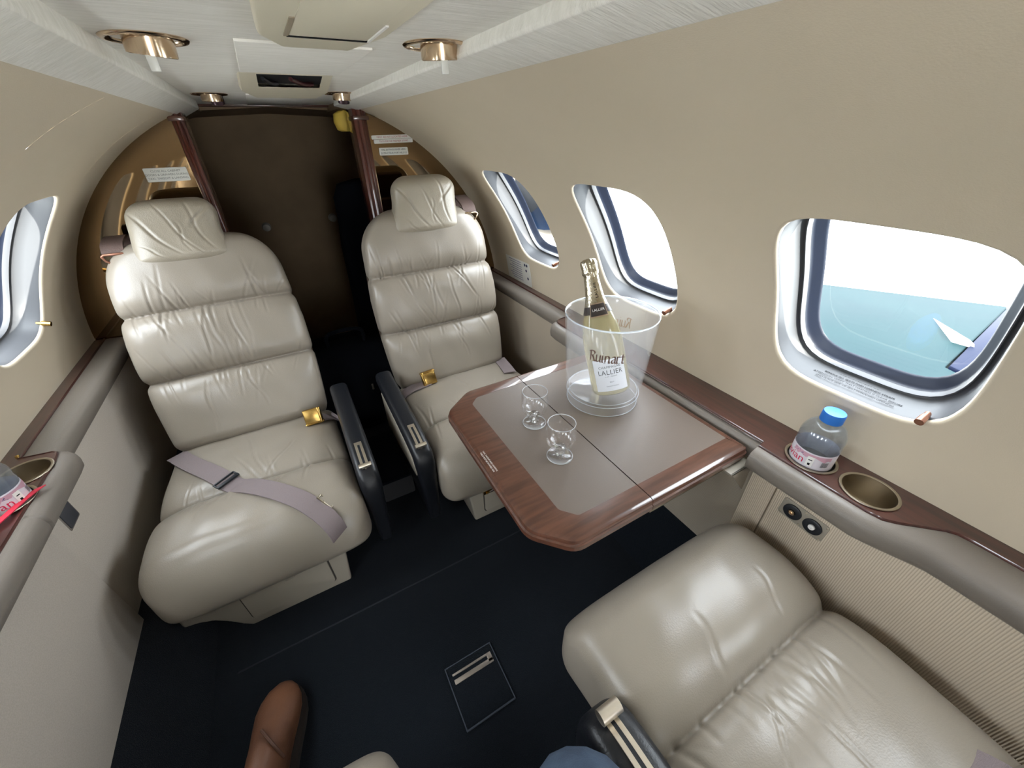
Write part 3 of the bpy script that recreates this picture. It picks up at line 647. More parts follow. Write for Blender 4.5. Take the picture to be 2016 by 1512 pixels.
# ------------------------------------------------------------------ glassware, bucket and bottles
GLASS = clear('clear_glass', (.995, .996, .998), .30, .01, pwr=3.5)
ACRY = clear('bucket_acrylic', (.985, .985, .99), .09, .03, haze=(.85, .88, .93, 1), hz=.10)
STEMG = clear('stem_glass_solid', (.97, .98, .98), .3, .01, refr=.75, pwr=3)
GRIM = clear('glass_edge_glint', (.95, .96, .97), .3, .02, haze=(.95, .97, 1, 1), hz=.35)  # milky haze puts the bright glint of the glass edges into the colour
def stem_glass(x, y, label):
    g_ = thing('stem_glass', label, 'glass', (x, y, TZ), 0, 'stem glasses on the table')
    obj('bowl', lathe([(.0060, .0200), (.013, .0240), (.023, .0310), (.0285, .0410), (.0305, .0530), (.0300, .0660), (.0285, .0800), (.0275, .0862), (.0266, .0865), (.0262, .0858), (.0268, .0800), (.0282, .066), (.0288, .053), (.0270, .042), (.0215, .0335), (.012, .0285), (.0005, .0272)], 48, (x, y, TZ)), GLASS, g_, smooth=180)
    obj('rim', lathe([(.0263, .0855), (.0268, .0868), (.0275, .0868), (.0278, .0858), (.0263, .0855)], 48, (x, y, TZ)), GRIM, g_, smooth=180)
    obj('stem', lathe([(.0005, .0045), (.0095, .0062), (.0085, .0095), (.0100, .0125), (.0105, .0150), (.0075, .0175), (.0072, .0200), (.0110, .0235), (.0115, .0262), (.0005, .0268)], 40, (x, y, TZ)), STEMG, g_, smooth=180)
    obj('foot', lathe([(.0005, .0010), (.0262, .0010), (.0262, .0022), (.021, .0034), (.010, .0058), (.0005, .0064)], 48, (x, y, TZ)), GLASS, g_, smooth=180)
    obj('foot_edge', lathe([(.0252, .0008), (.0266, .0008), (.0268, .0018), (.0256, .0026), (.0252, .0008)], 48, (x, y, TZ)), GRIM, g_, smooth=180)
stem_glass(.276, .578, 'small empty stem glass nearer the cabin bulkhead on the table')
stem_glass(.263, .461, 'small empty stem glass nearer the camera on the table')
BX, BY = .474, .581
bk = thing('ice_bucket', 'clear acrylic ice bucket holding a champagne bottle', 'bucket', (BX, BY, TZ))
obj('bucket_body', lathe([(.0005, .001), (.080, .001), (.0845, .003), (.086, .010), (.0862, .0255), (.0868, .028), (.0900, .065), (.1010, .2185), (.1018, .2225), (.1012, .2235), (.0998, .2230), (.0972, .2160), (.0866, .065), (.0830, .033), (.081, .031), (.0005, .031)], 72, (BX, BY, TZ)), ACRY, bk, smooth=50)
RIMM = clear('rim_acrylic', (.9, .93, .95), .3, .03, haze=(.9, .93, .97, 1), hz=.3)
obj('bucket_rim', lathe([(.0990, .2205), (.0998, .2237), (.1010, .2244), (.1021, .2232), (.1016, .2205), (.0990, .2205)], 72, (BX, BY, TZ)), RIMM, bk, smooth=180)
for r_, z_ in ((.0842, .0022), (.0862, .0265), (.0815, .0318)): obj('base_glint_ring', lathe([(r_-.0012, z_), (r_, z_+.0012), (r_+.0012, z_), (r_, z_-.0012), (r_-.0012, z_)], 72, (BX, BY, TZ)), RIMM, bk, smooth=180)  # bright glint lines of the clear base, built as hazy rings
# blackletter lettering from pen strokes
GL = {'R': (.82, [[(.1, 1.45), (.1, .12), (.0, 0)], [(-.12, 1.3), (.12, 1.5), (.48, 1.45), (.6, 1.2), (.45, .92), (.12, .82)], [(.3, .85), (.48, .45), (.58, .12), (.74, 0)]]),
      'u': (.72, [[(0, 1), (0, .14), (.12, 0)], [(.12, 0), (.45, .24)], [(.45, 1), (.45, .12), (.57, 0)]]), 'i': (.36, [[(-.05, .9), (.05, 1)], [(0, 1), (0, .12), (.12, 0)], [(-.02, 1.3), (.05, 1.36)]]),
      'n': (.72, [[(0, 1), (0, .05)], [(0, .75), (.25, 1), (.45, .82), (.45, .1), (.57, 0)]]), 'a': (.68, [[(.08, .85), (.28, 1), (.45, .82), (.45, .1), (.57, 0)], [(.45, .62), (.08, .45), (.05, .12), (.2, 0), (.45, .22)]]),
      'r': (.5, [[(0, 1), (0, .12), (.1, 0)], [(0, .78), (.2, 1), (.36, .88)]]), 't': (.5, [[(.14, 1.32), (.14, .12), (.27, 0), (.4, .1)], [(-.08, .95), (.38, .95)]])}
def blackletter(s, h, nib=.2):
    V, F, x0 = [], [], 0; nv = np.array((math.cos(.62), math.sin(.62)))*nib/2
    for ch in s:
        w, st = GL[ch]
        for pl in st:
            for p, q in zip(pl[:-1], pl[1:]):
                p, q = np.array(p), np.array(q); d = (q-p)/max(np.linalg.norm(q-p), 1e-6); 
                nn = nv if abs(d[0]*nv[1]-d[1]*nv[0]) > .03 else np.array((-d[1], d[0]))*nib*.25
                b = len(V); N_ = 3
                for k in range(N_+1):
                    c = p+(q-p)*k/N_; V += [(x0+c[0]-nn[0], c[1]-nn[1], 0), (x0+c[0]+nn[0], c[1]+nn[1], 0)]
                F += [(b+2*k, b+2*k+1, b+2*k+3, b+2*k+2) for k in range(N_)]
        x0 += w
    V = np.array(V); V[:, 0] -= x0/2; return V*h, F
BRN = mat('bucket_print_brown', (104, 80, 70), .6)
def on_cone(vf, c, zmid, az, rfun, off=.0008, tilt=0):
    P = []
    for x, y, z in vf[0]:
        zz = zmid+y; r = rfun(zz)+off; a = az+x/r; P.append((c[0]+r*math.cos(a), c[1]+r*math.sin(a), c[2]+zz))
    return P, vf[1]
AZ = math.atan2(CAM[1]-BY, CAM[0]-BX)
rb_ = lambda z: np.interp(z, [.028, .065, .2185], [.0868, .0900, .1010])
obj('bucket_print', on_cone(blackletter('Ruinart', .0170), (BX, BY, TZ), .150, AZ+.03, rb_), BRN, bk, smooth=0)
obj('bucket_print', on_cone(blackletter('Ruinart', .0170), (BX, BY, TZ), .150, AZ+PI-.12, rb_), mat('bucket_print_tan', (176, 140, 106), .6), bk, smooth=0)
# champagne bottle, leaning in the bucket
cb = thing('champagne_bottle', 'champagne bottle with silver foil neck and white label leaning in the bucket', 'bottle', (BX, BY, TZ+.03))
base = Vector((.477, .551, .697)); top = Vector((.478, .683, .980))
axis = (top-base).normalized(); BL = .30
toC = (CAM-base); fx = axis.cross(toC).normalized(); FMB = frame(base, fx, axis.cross(fx)*-1)
# local frame: z along axis
zc3 = axis; xc3 = (toC-axis*toC.dot(axis)).normalized(); yc3 = zc3.cross(xc3)
FMB = Matrix(((xc3[0], yc3[0], zc3[0], base[0]), (xc3[1], yc3[1], zc3[1], base[1]), (xc3[2], yc3[2], zc3[2], base[2]), (0, 0, 0, 1))) @ Matrix.Scale(1.03, 4)
bprof = [(.0005, .012), (.015, .010), (.030, .003), (.036, .0), (.0415, .004), (.0437, .012), (.0440, .11), (.0432, .130), (.040, .150), (.034, .172), (.026, .196), (.0195, .220), (.0165, .245), (.0150, .265), (.0150, .272)]
BG = mat('champagne_glass', (212, 202, 160), .08, spec=.6, coat=.6)
b_ = BG.node_tree.nodes['Principled BSDF']; b_.inputs['Transmission Weight'].default_value = .62; b_.inputs['IOR'].default_value = 1.2
br = lambda z: np.interp(z, [p[1] for p in bprof[4:]], [p[0] for p in bprof[4:]])
obj('bottle_glass', xf(lathe(bprof, 56), FMB), BG, cb, smooth=180)
FOIL = mat('champagne_foil', (216, 208, 188), .2, metal=1, c2=(196, 186, 162), nscale=60, bump=.35, bscale=240)
foil = [(br(z)+.0008, z) for z in (.188, .196, .208, .22, .232, .245, .258, .266)]+[(.0172, .269), (.0176, .274), (.0166, .279), (.0172, .284), (.0175, .292), (.0160, .298), (.010, .301), (.0005, .302)]
V, F = lathe(foil, 56)
for i, v in enumerate(V):
    if v[2] > .266: k = 1+.05*math.sin(math.atan2(v[1], v[0])*11+v[2]*60); V[i][0] *= k; V[i][1] *= k
obj('foil_capsule', xf((V, F), FMB), FOIL, cb, smooth=60)
def patch(z0, z1, a0, a1, off, n=20, m_=6):
    V = []; F = []
    for j in range(m_+1):
        z = z0+(z1-z0)*j/m_
        for i in range(n+1):
            a = a0+(a1-a0)*i/n; r = br(z)+off; V.append((r*math.cos(a), r*math.sin(a), z))
    for j in range(m_):
        for i in range(n): F.append((j*(n+1)+i, j*(n+1)+i+1, (j+1)*(n+1)+i+1, (j+1)*(n+1)+i))
    return np.array(V), F
def on_bottle(vf, zmid, az, off, vert=False):
    P = []
    for x, y, z in vf[0]:
        if vert: x, y = -y, x
        zz = zmid+y; r = br(zz)+off; a = az+x/r; P.append((r*math.cos(a), r*math.sin(a), zz))
    return xf((np.array(P), vf[1]), FMB)
az0 = .10
lbl = obj('label', xf(patch(.012, .083, az0-.84, az0+.84, .0006), FMB), mat('bottle_label', (226, 228, 232), .55), cb, smooth=60)
for s_, sz, z in (('CHAMPAGNE', .0078, .0655), ('LALLIER', .0150, .0535), ('A AŸ - FRANCE', .0036, .0445), ('BRUT', .0038, .032), ('GRANDE RÉSERVE', .0032, .023)):
    obj('label_text', on_bottle(text_vf(s_, sz, ext=0, space=1.08), z, az0, .0010), INK, lbl, smooth=0)
crest = cat_(text_vf('O', .0095, ext=0), ([(-.012, -.0005, 0), (-.007, -.0005, 0), (-.007, .0005, 0), (-.012, .0005, 0), (.007, -.0005, 0), (.012, -.0005, 0), (.012, .0005, 0), (.007, .0005, 0)], [(0, 1, 2, 3), (4, 5, 6, 7)]))
obj('label_crest', on_bottle(crest, .0755, az0, .0010), mat('ink_grey', (130, 130, 132), .6), lbl, smooth=0)
cl = obj('collar', xf(patch(.183, .200, -PI, PI, .0016, 40, 3), FMB), mat('collar_dark', (54, 46, 42), .4), cb, smooth=60)
obj('collar_badge', xf(patch(.176, .206, az0-.62, az0+.62, .0022, 14, 4), FMB), mat('badge_tan', (150, 128, 104), .4), cl, smooth=60)
obj('collar_plate', xf(patch(.1785, .2035, az0-.55, az0+.55, .0028, 14, 4), FMB), mat('collar_dark', (54, 46, 42), .4), cl, smooth=60)
obj('collar_text', on_bottle(text_vf('LALLIER', .0078, ext=0), .191, az0, .0034), WTXT, cl, smooth=0)
obj('neck_text', on_bottle(text_vf('LALLIER', .0088, ext=0, space=1.1), .233, az0+.15, .0014, True), INK, cb, smooth=0)

# water bottles
PET = clear('pet_plastic', (.93, .955, .97), .22, .03, refr=.15, haze=(.6, .66, .74, 1), hz=.08)
def water(cx, cy, z, label, rot, cap):
    w = thing('water_bottle', label, 'bottle', (cx, cy, z))
    prof = [(.0005, .005), (.025, .004), (.031, .0), (.034, .005), (.0355, .014), (.0355, .045), (.0348, .049), (.0348, .086), (.0355, .090), (.0362, .095), (.0352, .100), (.0360, .105), (.0364, .111), (.0352, .117), (.0332, .123), (.0290, .131), (.0225, .138), (.0165, .142), (.0138, .145), (.0135, .152)]
    obj('bottle_body', lathe(prof, 48, (cx, cy, z)), PET, w, smooth=60)
    obj('water', lathe([(.0005, .008), (.029, .007), (.0338, .015), (.0338, .086), (.0348, .105), (.0338, .117), (.0275, .130), (.020, .136), (.0005, .136)], 48, (cx, cy, z)), clear('water_tint', (.93, .95, .97), .1, .01, refr=.1), w, smooth=60)
    if cap:
        pr = [(.0165, .143), (.0175, .1435), (.0178, .146), (.0178, .1465), (.0178, .1605), (.0168, .163), (.0005, .1634)]
        V, F = lathe(pr, 72, (cx, cy, z))
        for i in range(len(V)):
            if .1455 < V[i][2]-z < .161 and i % 2: V[i][0] = cx+(V[i][0]-cx)*.975; V[i][1] = cy+(V[i][1]-cy)*.975
        obj('cap', (V, F), mat('blue_cap', (38, 112, 200), .4), w, smooth=40)
    lb = obj('label', lathe([(.0354, .050), (.0356, .0505), (.0356, .0855), (.0354, .086)], 48, (cx, cy, z)), mat('water_label', (220, 214, 222), .4), w, smooth=60)
    rf = lambda q: .0357
    PINK = mat('label_pink', (206, 160, 176), .5)
    def wrap(vf, zm, az): return on_cone(vf, (cx, cy, z), zm, az, rf, .0004)
    pk = np.array([(x, y, 0) for y in (-.009, .009) for x in np.linspace(-.036, .030, 14)]); pk[14:, 1] = .009; pk[:14, 1] = np.array([0, .001, -.002, .003, .001, -.001, .003, .0, .004, .002, .0, -.003, .002, 0])
    obj('label_band', wrap((pk, [(i, i+1, 15+i, 14+i) for i in range(13)]), .0745, rot+.1), PINK, lb, smooth=0)
    obj('label_text', wrap(text_vf('evian', .021, ext=0), .066, rot-.80), mat('ink_evian_red', (206, 44, 84), .5), lb, smooth=0)
    mt = np.array([(-.014, 0, 0), (-.008, .009, 0), (-.004, .004, 0), (0, .011, 0), (.005, .003, 0), (.009, .007, 0), (.013, 0, 0)])*.9
    obj('label_mountain', wrap((mt, [(0, 1, 2), (0, 2, 6), (2, 3, 4), (2, 4, 6), (4, 5, 6)]), .0745, rot-.6), mat('ink_blue', (60, 74, 130), .5), lb, smooth=0)
    pn = np.array([(x, y, 0) for y in (-.011, .011) for x in np.linspace(-.0055, .0055, 4)]); obj('label_panel', on_cone((pn, [(i, i+1, 5+i, 4+i) for i in range(3)]), (cx, cy, z), .068, rot+.05, rf, .0006), WTXT, lb, smooth=0)
    obj('label_icon', on_cone((np.array([(-.002, -.008, 0), (.002, -.008, 0), (.002, -.003, 0), (-.002, -.003, 0), (-.003, .003, 0), (.003, .003, 0), (.003, .005, 0), (-.003, .005, 0)]), [(0, 1, 2, 3), (4, 5, 6, 7)]), (cx, cy, z), .0675, rot+.05, rf, .0008), INK, lb, smooth=0)
    bars = []; x = -.007
    for k in range(11):
        wdt = (.0003, .0006, .0004, .0008)[k % 4]; bars.append((np.array([(x, -.006, 0), (x+wdt, -.006, 0), (x+wdt, .006, 0), (x, .006, 0)]), [(0, 1, 2, 3)])); x += wdt+.0006
    obj('label_barcode', wrap(cat_(*bars), .066, rot+.75), INK, lb, smooth=0)
    return w
azw = math.atan2(CAM[1]-.196, CAM[0]-.667)
water(.668, .197, LT-.0515, 'small full water bottle with bright blue cap in the right cup holder', azw, True)
water(-.668, .85, LT-.0515, 'clear water bottle standing in the left cup holder at the frame edge', azw+2.4, True)
st_ = thing('red_strap', 'red webbing strap lying on the left mahogany ledge', 'strap', (-.62, .78, LT+.003))
P = spline([(-.622, .862, LT+.006), (-.632, .838, LT+.008), (-.648, .80, LT+.007), (-.668, .755, LT+.005), (-.69, .70, LT+.004)], 24)
obj('webbing', ribbon(P, [(.007, .003, .0)]*24, .0016), mat('red_webbing', (206, 42, 66), .6, bump=.3, bscale=500), st_, smooth=50)

# ------------------------------------------------------------------ ceiling fittings
def down(vf, x, y, z=zc): return xf(vf, T(x, y, z) @ RX(PI))
def ceil_light(x, y, label, tilt, tab):
    s = thing('reading_light', label, 'light', (x, y, zc-.01), 0, 'brass reading lights in the headliner')
    obj('flange', down(lathe([(.042, -.001), (.0435, .001), (.042, .003), (.038, .0035), (.034, .001), (.031, -.006), (.0305, -.010)], 48), x, y), BRASS, s, smooth=50)
    obj('socket', down(lathe([(.0305, -.010), (.028, -.004), (.0005, -.004)], 40), x, y), mat('lamp_inside', (66, 48, 40), .4, metal=.4), s)
    h = lathe([(.0245, -.006), (.0250, .012), (.0246, .0165), (.0232, .017), (.0215, .0125), (.0005, .0115)], 44)
    ho = obj('lamp_head', xf(h, T(x+.003, y-.004, zc) @ RX(PI+tilt[0]) @ RY(tilt[1])), BRASS, s, smooth=45)
    obj('lens', xf(disc(.0214, .0129, 40), T(x+.003, y-.004, zc) @ RX(PI+tilt[0]) @ RY(tilt[1])), mat('lamp_lens', (120, 84, 76), .25), ho, smooth=0)
    if tab: obj('pull_tab', box(x-.004, x+.006, y-.026, y-.023, zc-.034, zc-.012, .0012), mat('tab_grey', (206, 206, 200), .35), ho)
    else: obj('swivel_nozzle', xf(lathe([(.016, -.004), (.017, .012), (.0155, .022), (.011, .023), (.0005, .019)], 28), T(x+.012, y+.03, zc) @ RX(PI+.25)), mat('lamp_dark', (70, 52, 58), .3, metal=.6), ho)
ceil_light(-.176, .735, 'large brass reading light in the headliner nearest the left wall and camera', (.12, -.10), True)
ceil_light(.150, .645, 'brass reading light in the headliner nearest the right wall and camera', (.10, .05), True)
ceil_light(-.168, 1.53, 'small brass reading light at the left of the headliner by the doorway', (.1, 0), False)
ceil_light(.150, 1.42, 'small brass reading light at the right of the headliner by the doorway', (.1, 0), False)
pb = thing('overhead_box', 'cream plastic overhead box with a drop-down door nearest the camera', 'panel', (-.005, .48, zc-.01))
obj('housing', prism([(-.078, .30), (.062, .30), (.062, .56), (.040, .66), (-.040, .66), (-.064, .60)], zc-.011, zc+.004, 'z', .005, 3), CREAM, pb, smooth=40)
obj('flap_door', prism(rrect(-.036, .044, .30, .585, .003), zc-.0114, zc-.009, 'z', .0015), CREAM, pb)
obj('door_gap', box(-.038, .046, .582, .587, zc-.0122, zc-.008), INK, pb); obj('door_gap', box(-.041, -.0365, .50, .585, zc-.0120, zc-.008), mat('gap_tan', (150, 138, 118), .7), pb); obj('door_gap', box(.0445, .0475, .50, .586, zc-.0124, zc-.008), WTXT, pb)
fb = thing('oxygen_box', 'cream plastic overhead box with an open black compartment by the doorway', 'panel', (0, 1.25, zc-.01))
ob = [(-.088, 1.03), (.074, 1.03), (.096, 1.28), (.080, 1.40), (-.060, 1.40), (-.090, 1.28)]
hx0, hx1, hy0, hy1 = -.060, .056, 1.035, 1.20
fr_ = []
fz = lambda y: zc-.001-.014*(y-1.03)/.37
V = [(x, y, fz(y)) for x, y in ob]+[(x, y, fz(y)) for x, y in ((hx0, hy0), (hx1, hy0), (hx1+.012, hy1), (hx0+.004, hy1))]+[(x*1.04, y+(.012 if y > 1.2 else -.012), zc+.002) for x, y in ob]
F = [(0, 1, 7, 6), (1, 2, 8, 7), (2, 3, 8), (3, 4, 9, 8), (4, 5, 9), (5, 0, 6, 9)]+[(i, (i+1) % 6, 10+(i+1) % 6, 10+i) for i in range(6)]
obj('housing', (V, F), CREAM, fb, smooth=30)
obj('compartment', cat_(box(hx0-.004, hx1+.014, hy0-.004, hy1+.004, zc-.0008, zc+.001)), SEAL, fb)
for k, (a, b) in enumerate(((-.05, -.02), (.0, .05))): obj('mask_tube', tube([(a, 1.07, zc-.004), ((a+b)/2, 1.12, zc-.007), (b, 1.17, zc-.003)], .004, 8, 12), mat('dark_hose', (22, 25, 31), .4) if k == 0 else mat('red_hose', (58, 20, 24), .4), fb)

# ------------------------------------------------------------------ placards, card, jack panel, floor hatch
def placard(name, label, x0, x1, z0, z1, lines, sz, ink, rot=0, gap=None):
    yb = YB-.0035; c = ((x0+x1)/2, yb, (z0+z1)/2)
    p = thing(name, label, 'sign', c)
    fm = frame(c, (math.cos(rot), 0, math.sin(rot)), (0, 0, 1))
    w, h = (x1-x0)/2, (z1-z0)/2
    obj('plate', xf(prism(rrect(-w, w, -h, h, .003, 3), -.001, .001, 'z', .0004, 1), fm), WHITE, p, smooth=0)
    for k, s_ in enumerate(lines): obj('text', xf(xf(text_vf(s_, sz, ext=0), T(0, (len(lines)-1)*gap/2-k*gap, .0014)), fm), ink, p, smooth=0)
placard('placard', 'white placard about cabinet doors above the left seat on the bulkhead', -.404, -.299, 1.113, 1.149, ['CLOSE ALL CABINET', 'DOORS & DRAWERS DURING', 'TAXI, TAKEOFF & LANDING'], .0078, mat('ink_mid', (120, 122, 116), .7), 0, .0095)
placard('placard', 'narrow white first aid sticker with red lettering, upper of the pair by the post', .264, .411, 1.2065, 1.2185, ['FIRST AID KIT LOCATED HERE'], .0082, RED, .012, .01)
placard('placard', 'narrow white French first aid sticker in red lettering, lower of the pair', .270, .411, 1.1935, 1.2058, ['TROUSSE DE PREMIER SOINS'], .0082, RED, .012, .01)
placard('placard', 'white fire extinguisher sticker with black lettering under the first aid stickers', .283, .388, 1.156, 1.180, ['FIRE EXTINGUISHER HERE', 'EXTINCTEUR PORTABLE ICI'], .0076, INK, .0, .0105)
sc = thing('safety_card', 'white printed safety card leaning between the right wall and ledge', 'card', (.715, 1.40, LT))
fm = frame((.717, 1.40, .735), (0, -1, 0), (-.16, 0, 1))
obj('card', xf(prism(rrect(-.095, .095, -.052, .052, .003, 3), -.0012, .0012, 'z'), fm), WHITE, sc, smooth=0)
lines_ = []
for k in range(9): lines_.append(box(-.07+.01*(k % 3), .03, .036-.0095*k, .039-.0095*k, .0012, .0016))
obj('print', xf(cat_(*lines_), fm), mat('ink_lilac', (150, 150, 172), .7), sc, smooth=0)
for x, y in ((.06, .035), (.075, .035), (.066, .012), (.073, -.02)): obj('print_dot', xf((np.array(disc(.006, .0017, 14)[0])+np.array((x, y, 0)), disc(.006, 0, 14)[1]), fm), mat('ink_navy', (40, 46, 84), .7), sc, smooth=0)
jp = thing('jack_panel', 'small metal plate with two round black headphone jacks on the ribbed panel', 'panel', (.627, .14, .568))
fm = frame((.6278, .150, .576), (0, -1, -.06), (0, -.06, 1))
obj('plate', xf(prism(rrect(-.042, .042, -.022, .022, .006, 4), -.001, .0012, 'z', .0005), fm), NICKEL if False else BASE, jp, smooth=40)
for k, x in enumerate((-.019, .019)):
    j = obj('jack', xf(xf(lathe([(.0165, .001), (.0165, .004), (.0145, .0052), (.007, .0048), (.0065, .0025), (.0005, .0025)], 32), T(x, 0, 0)), fm), SEAL, jp, smooth=40)
    obj('jack_pin', xf(xf(lathe([(.006, .004), (.0055, .0068), (.003, .0070), (.0025, .004), (.0005, .004)], 20), T(x, 0, 0)), fm), BRASS if k == 0 else WTXT, j, smooth=40)
for x in (-.038, 0, .038):
    for y in (-.018, .018): obj('screw', xf(xf(lathe([(.0022, .001), (.002, .002), (.0005, .0022)], 10), T(x, y, 0)), fm), NICKEL, jp, smooth=40)
av = thing('ashtray', 'dark square recessed ashtray lid on the left lower panel', 'panel', (-.655, .92, .57))
fm = frame((-.6565, .918, .568), (0, 1, 0), (0, 0, 1))
obj('rim', xf(cat_(prism(rrect(-.026, .026, -.026, .026, .004, 4), -.001, .002, 'z', .0006)), fm), GREY, av); obj('lid', xf(prism(rrect(-.022, .022, -.022, .022, .003, 4), .0, .0034, 'z', .0006), fm), mat('lid_dark', (58, 60, 66), .4), av)
fh = thing('floor_hatch', 'square carpeted floor hatch with a metal latch plate in the aisle', 'hatch', (.007, .37, FZ))
obj('lid', box(-.055, .062, .312, .442, FZ-.001, FZ+.005, .002), CARPET, fh)
obj('edge', cat_(box(-.058, .065, .442, .4445, FZ, FZ+.006), box(-.058, .065, .3095, .312, FZ, FZ+.006), box(-.058, -.0555, .312, .442, FZ, FZ+.006), box(.0625, .065, .312, .442, FZ, FZ+.006)), mat('hatch_edge', (52, 58, 68), .8), fh)
obj('latch_plate', cat_(box(-.046, .056, .401, .412, FZ+.004, FZ+.0065, .001), box(-.046, .046, .420, .4255, FZ+.004, FZ+.0065, .001), box(.044, .056, .404, .4255, FZ+.004, FZ+.0065, .001)), mat('latch_metal', (150, 140, 130), .4, metal=.7), fh)
tag(obj('carpet_seam', box(-.5, .5, .690, .694, FZ, FZ+.003, .001), mat('seam_dark', (26, 30, 37), .9)), 'raised carpet seam across the cabin floor', None, None, 'structure')
sb = thing('aisle_step', 'low charcoal box on the aisle floor between the two facing seats', 'step', (-.012, 1.15, FZ))
obj('step_body', box(-.082, .058, 1.03, 1.30, FZ, FZ+.085, .006), DARKG, sb); obj('step_lid', box(-.084, .060, 1.028, 1.302, FZ+.085, FZ+.097, .004), BLACK, sb)

# rear compartment contents
gb = thing('hanging_coat', 'black garment hanging inside the doorway beside the right post', 'coat', (.22, 1.95, FZ))
cr_ = []
for z, w, o_ in ((1.06, .05, .03), (1.05, .09, .02), (1.0, .105, .01), (.8, .11, .0), (.55, .105, -.005), (.30, .12, -.01), (.20, .12, -.01)):
    cr_.append([(.238+o_+w*1.15*math.cos(a)*(1+.06*math.sin(5*a+z*9)), 1.95+.07*math.sin(a), z) for a in np.linspace(0, 2*PI, 30, endpoint=False)])
obj('coat_body', loft(cr_), BLACK, gb, smooth=60)
obj('hanger_hook', tube([(.285, 1.95, 1.05), (.287, 1.95, 1.10), (.295, 1.95, 1.12), (.303, 1.95, 1.105)], .003, 8, 12), STEEL, gb)
lv = thing('yellow_pouch', 'yellow pouch hanging high beside the right door post', 'pouch', (.225, 1.86, 1.23))
obj('pouch_body', loft([[(.225+w*math.cos(a), 1.86+.03*math.sin(a), z) for a in np.linspace(0, 2*PI, 24, endpoint=False)] for z, w in ((1.232, .02), (1.237, .034), (1.262, .042), (1.287, .038), (1.297, .02))]), mat('yellow_fabric', (226, 192, 80), .6), lv, smooth=60)
obj('pouch_strap', tube([(.225, 1.86, 1.292), (.235, 1.86, 1.31)], .004, 8), mat('yellow_fabric', (226, 192, 80), .6), lv)
for x, z, lab in ((-.17, .81, 'small pale round knob on the dim rear wall, left of two'), (.172, .823, 'small pale round knob on the dim rear wall, right of two')):
    k = obj('wall_knob', xf(lathe([(.022, 0), (.022, .006), (.014, .010), (.013, .022), (.019, .028), (.018, .036), (.0005, .038)], 28), T(x, 2.6, z) @ RX(PI/2)), mat('knob_grey', (150, 146, 136), .4), smooth=40); tag(k, lab, 'knob', 'knobs on the rear wall')
tb_ = thing('travel_bag', 'black travel bag on the floor of the doorway between the seats', 'bag', (.03, 1.62, FZ))
obj('bag_body', loft([[(.0+w*np.sign(math.cos(a))*abs(math.cos(a))**.6, 1.62+d*np.sign(math.sin(a))*abs(math.sin(a))**.6, FZ+z) for a in np.linspace(0, 2*PI, 32, endpoint=False)] for z, w, d in ((.002, .19, .13), (.03, .21, .15), (.18, .215, .16), (.30, .20, .13), (.36, .15, .07), (.375, .06, .02))]), BLACK, tb_, smooth=70)
obj('bag_handle', tube([(-.07, 1.60, FZ+.36), (-.06, 1.59, FZ+.43), (.06, 1.59, FZ+.43), (.07, 1.60, FZ+.36)], .008, 10, 24), BLACK, tb_)
obj('zip_pull', xf(cat_(box(-.004, .004, -.001, .001, -.014, .014, .0008)), T(.045, 1.462, FZ+.22)), STEEL, tb_)

# ------------------------------------------------------------------ the seated person: jeans legs and brown shoes
pr = thing('person', 'seated person in blue jeans and brown leather shoes at the bottom edge', 'person', (-.36, -.25, FZ))
def skin(nodes, edges, radii, name, m, parent, sub=2):
    me = bpy.data.meshes.new(name); me.from_pydata(nodes, edges, []); o = bpy.data.objects.new(name, me); col.objects.link(o)
    md = o.modifiers.new('s', 'SKIN'); me.skin_vertices[0].data[0].use_root = True
    for i, r in enumerate(radii): me.skin_vertices[0].data[i].radius = (r, r)
    o.modifiers.new('u', 'SUBSURF').levels = sub; bpy.context.view_layer.update()
    m2 = bpy.data.meshes.new_from_object(o.evaluated_get(bpy.context.evaluated_depsgraph_get())); V = np.array([v.co[:] for v in m2.vertices]); F = [tuple(p.vertices) for p in m2.polygons]
    bpy.data.objects.remove(o); return obj(name, (V, F), m, parent, smooth=180)
DENIM = mat('blue_denim', (48, 62, 82), .85, c2=(62, 78, 98), nscale=40, bump=.6, bscale=700)
nodes = [(-.37, -.36, .56), (-.46, -.30, .57), (-.455, -.10, .585), (-.45, .09, .58), (-.452, .16, .52), (-.455, .20, .40), (-.452, .30, .27), (-.27, -.30, .57), (-.13, -.12, .60), (-.01, .03, .595), (.02, .068, .57), (.015, .01, .45), (.0, -.10, .26), (-.37, -.42, .68), (-.37, -.44, .82)]
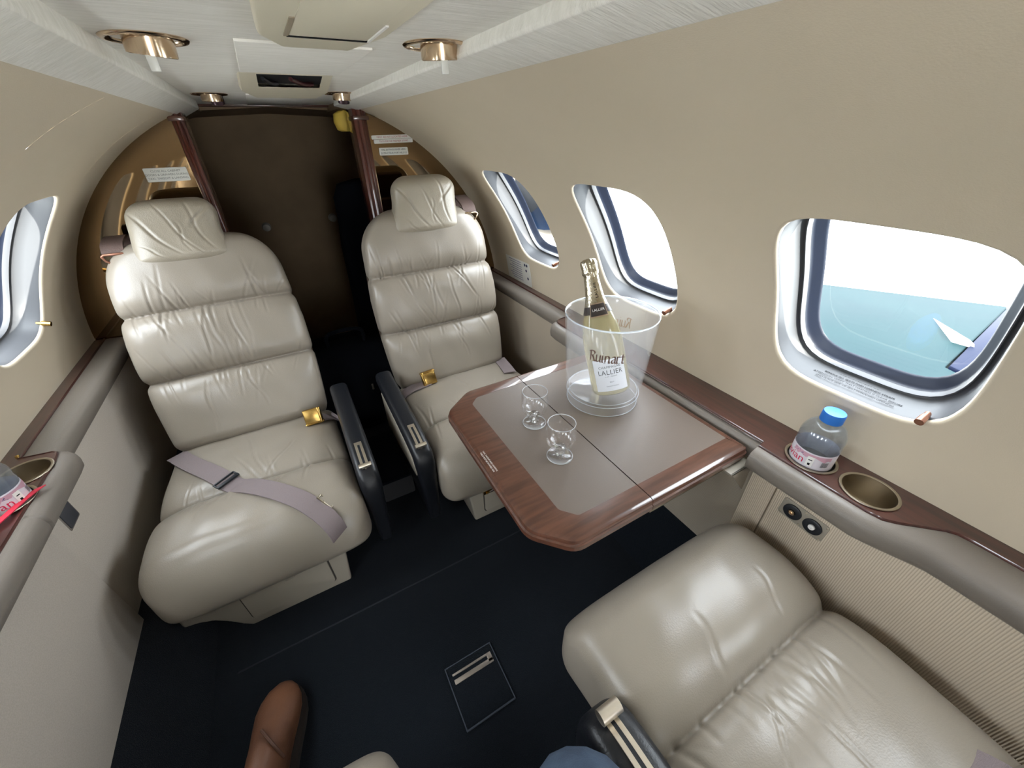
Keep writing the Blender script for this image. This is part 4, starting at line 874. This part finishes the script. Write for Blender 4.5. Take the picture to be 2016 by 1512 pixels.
skin(nodes, [(0, 1), (1, 2), (2, 3), (3, 4), (4, 5), (5, 6), (0, 7), (7, 8), (8, 9), (9, 10), (10, 11), (11, 12), (0, 13), (13, 14)], [.12, .10, .085, .07, .064, .06, .052, .10, .085, .072, .066, .06, .052, .13, .13], 'jeans', DENIM, pr)
TAN = mat('brown_shoe_leather', (112, 73, 50), .5, c2=(92, 59, 41), nscale=9, bump=.25, bscale=300); SOLE = mat('shoe_sole', (40, 32, 28), .8)
def shoe(toe, heel):
    toe = Vector(toe); heel = Vector(heel); d = (toe-heel); Ln = d.length; d.normalize(); s = Vector((-d.y, d.x, 0))
    secs = [(.0, .018, .03, .05), (.02, .030, .0, .085), (.08, .034, .0, .115), (.14, .036, .0, .105), (.17, .039, .0, .088), (.20, .043, .0, .072), (.23, .045, .0, .06), (.255, .040, .0, .050), (.275, .030, .001, .040), (.289, .016, .004, .026), (.294, .004, .008, .016)]
    rings = []
    for u, w, z0, z1 in secs:
        p = heel+d*(u/.294*Ln); rings.append([tuple(p+s*(w*np.sign(math.cos(a))*abs(math.cos(a))**.75*(1 if math.sin(a) < .2 else 1-.35*(math.sin(a)-.2)))+Vector((0, 0, FZ+.014+z0+(z1-z0)*(.5+.5*np.sign(math.sin(a))*abs(math.sin(a))**.8)))) for a in np.linspace(0, 2*PI, 28, endpoint=False)])
    so_ = obj('shoe', loft(rings), TAN, pr, smooth=70)
    rs = []
    for u, w, z0, z1 in secs:
        p = heel+d*(u/.294*Ln); rs.append([tuple(p+s*q*(w+.003)+Vector((0, 0, z))) for q, z in ((-1, FZ+.001), (1, FZ+.001), (1, FZ+.016), (-1, FZ+.016))])
    obj('sole', loft(rs), SOLE, so_, smooth=30)
    q = heel+d*.125; obj('lace_seam', tube([tuple(q+s*(-.036)+Vector((0, 0, FZ+.085))), tuple(q+d*.02+s*(-.02)+Vector((0, 0, FZ+.114))), tuple(q+d*.05+s*.005+Vector((0, 0, FZ+.107)))], .003, 8, 14), mat('shoe_seam', (82, 54, 40), .6), so_)
shoe((-.392, .60, 0), (-.445, .315, 0)); shoe((.02, .02, 0), (-.01, -.26, 0))
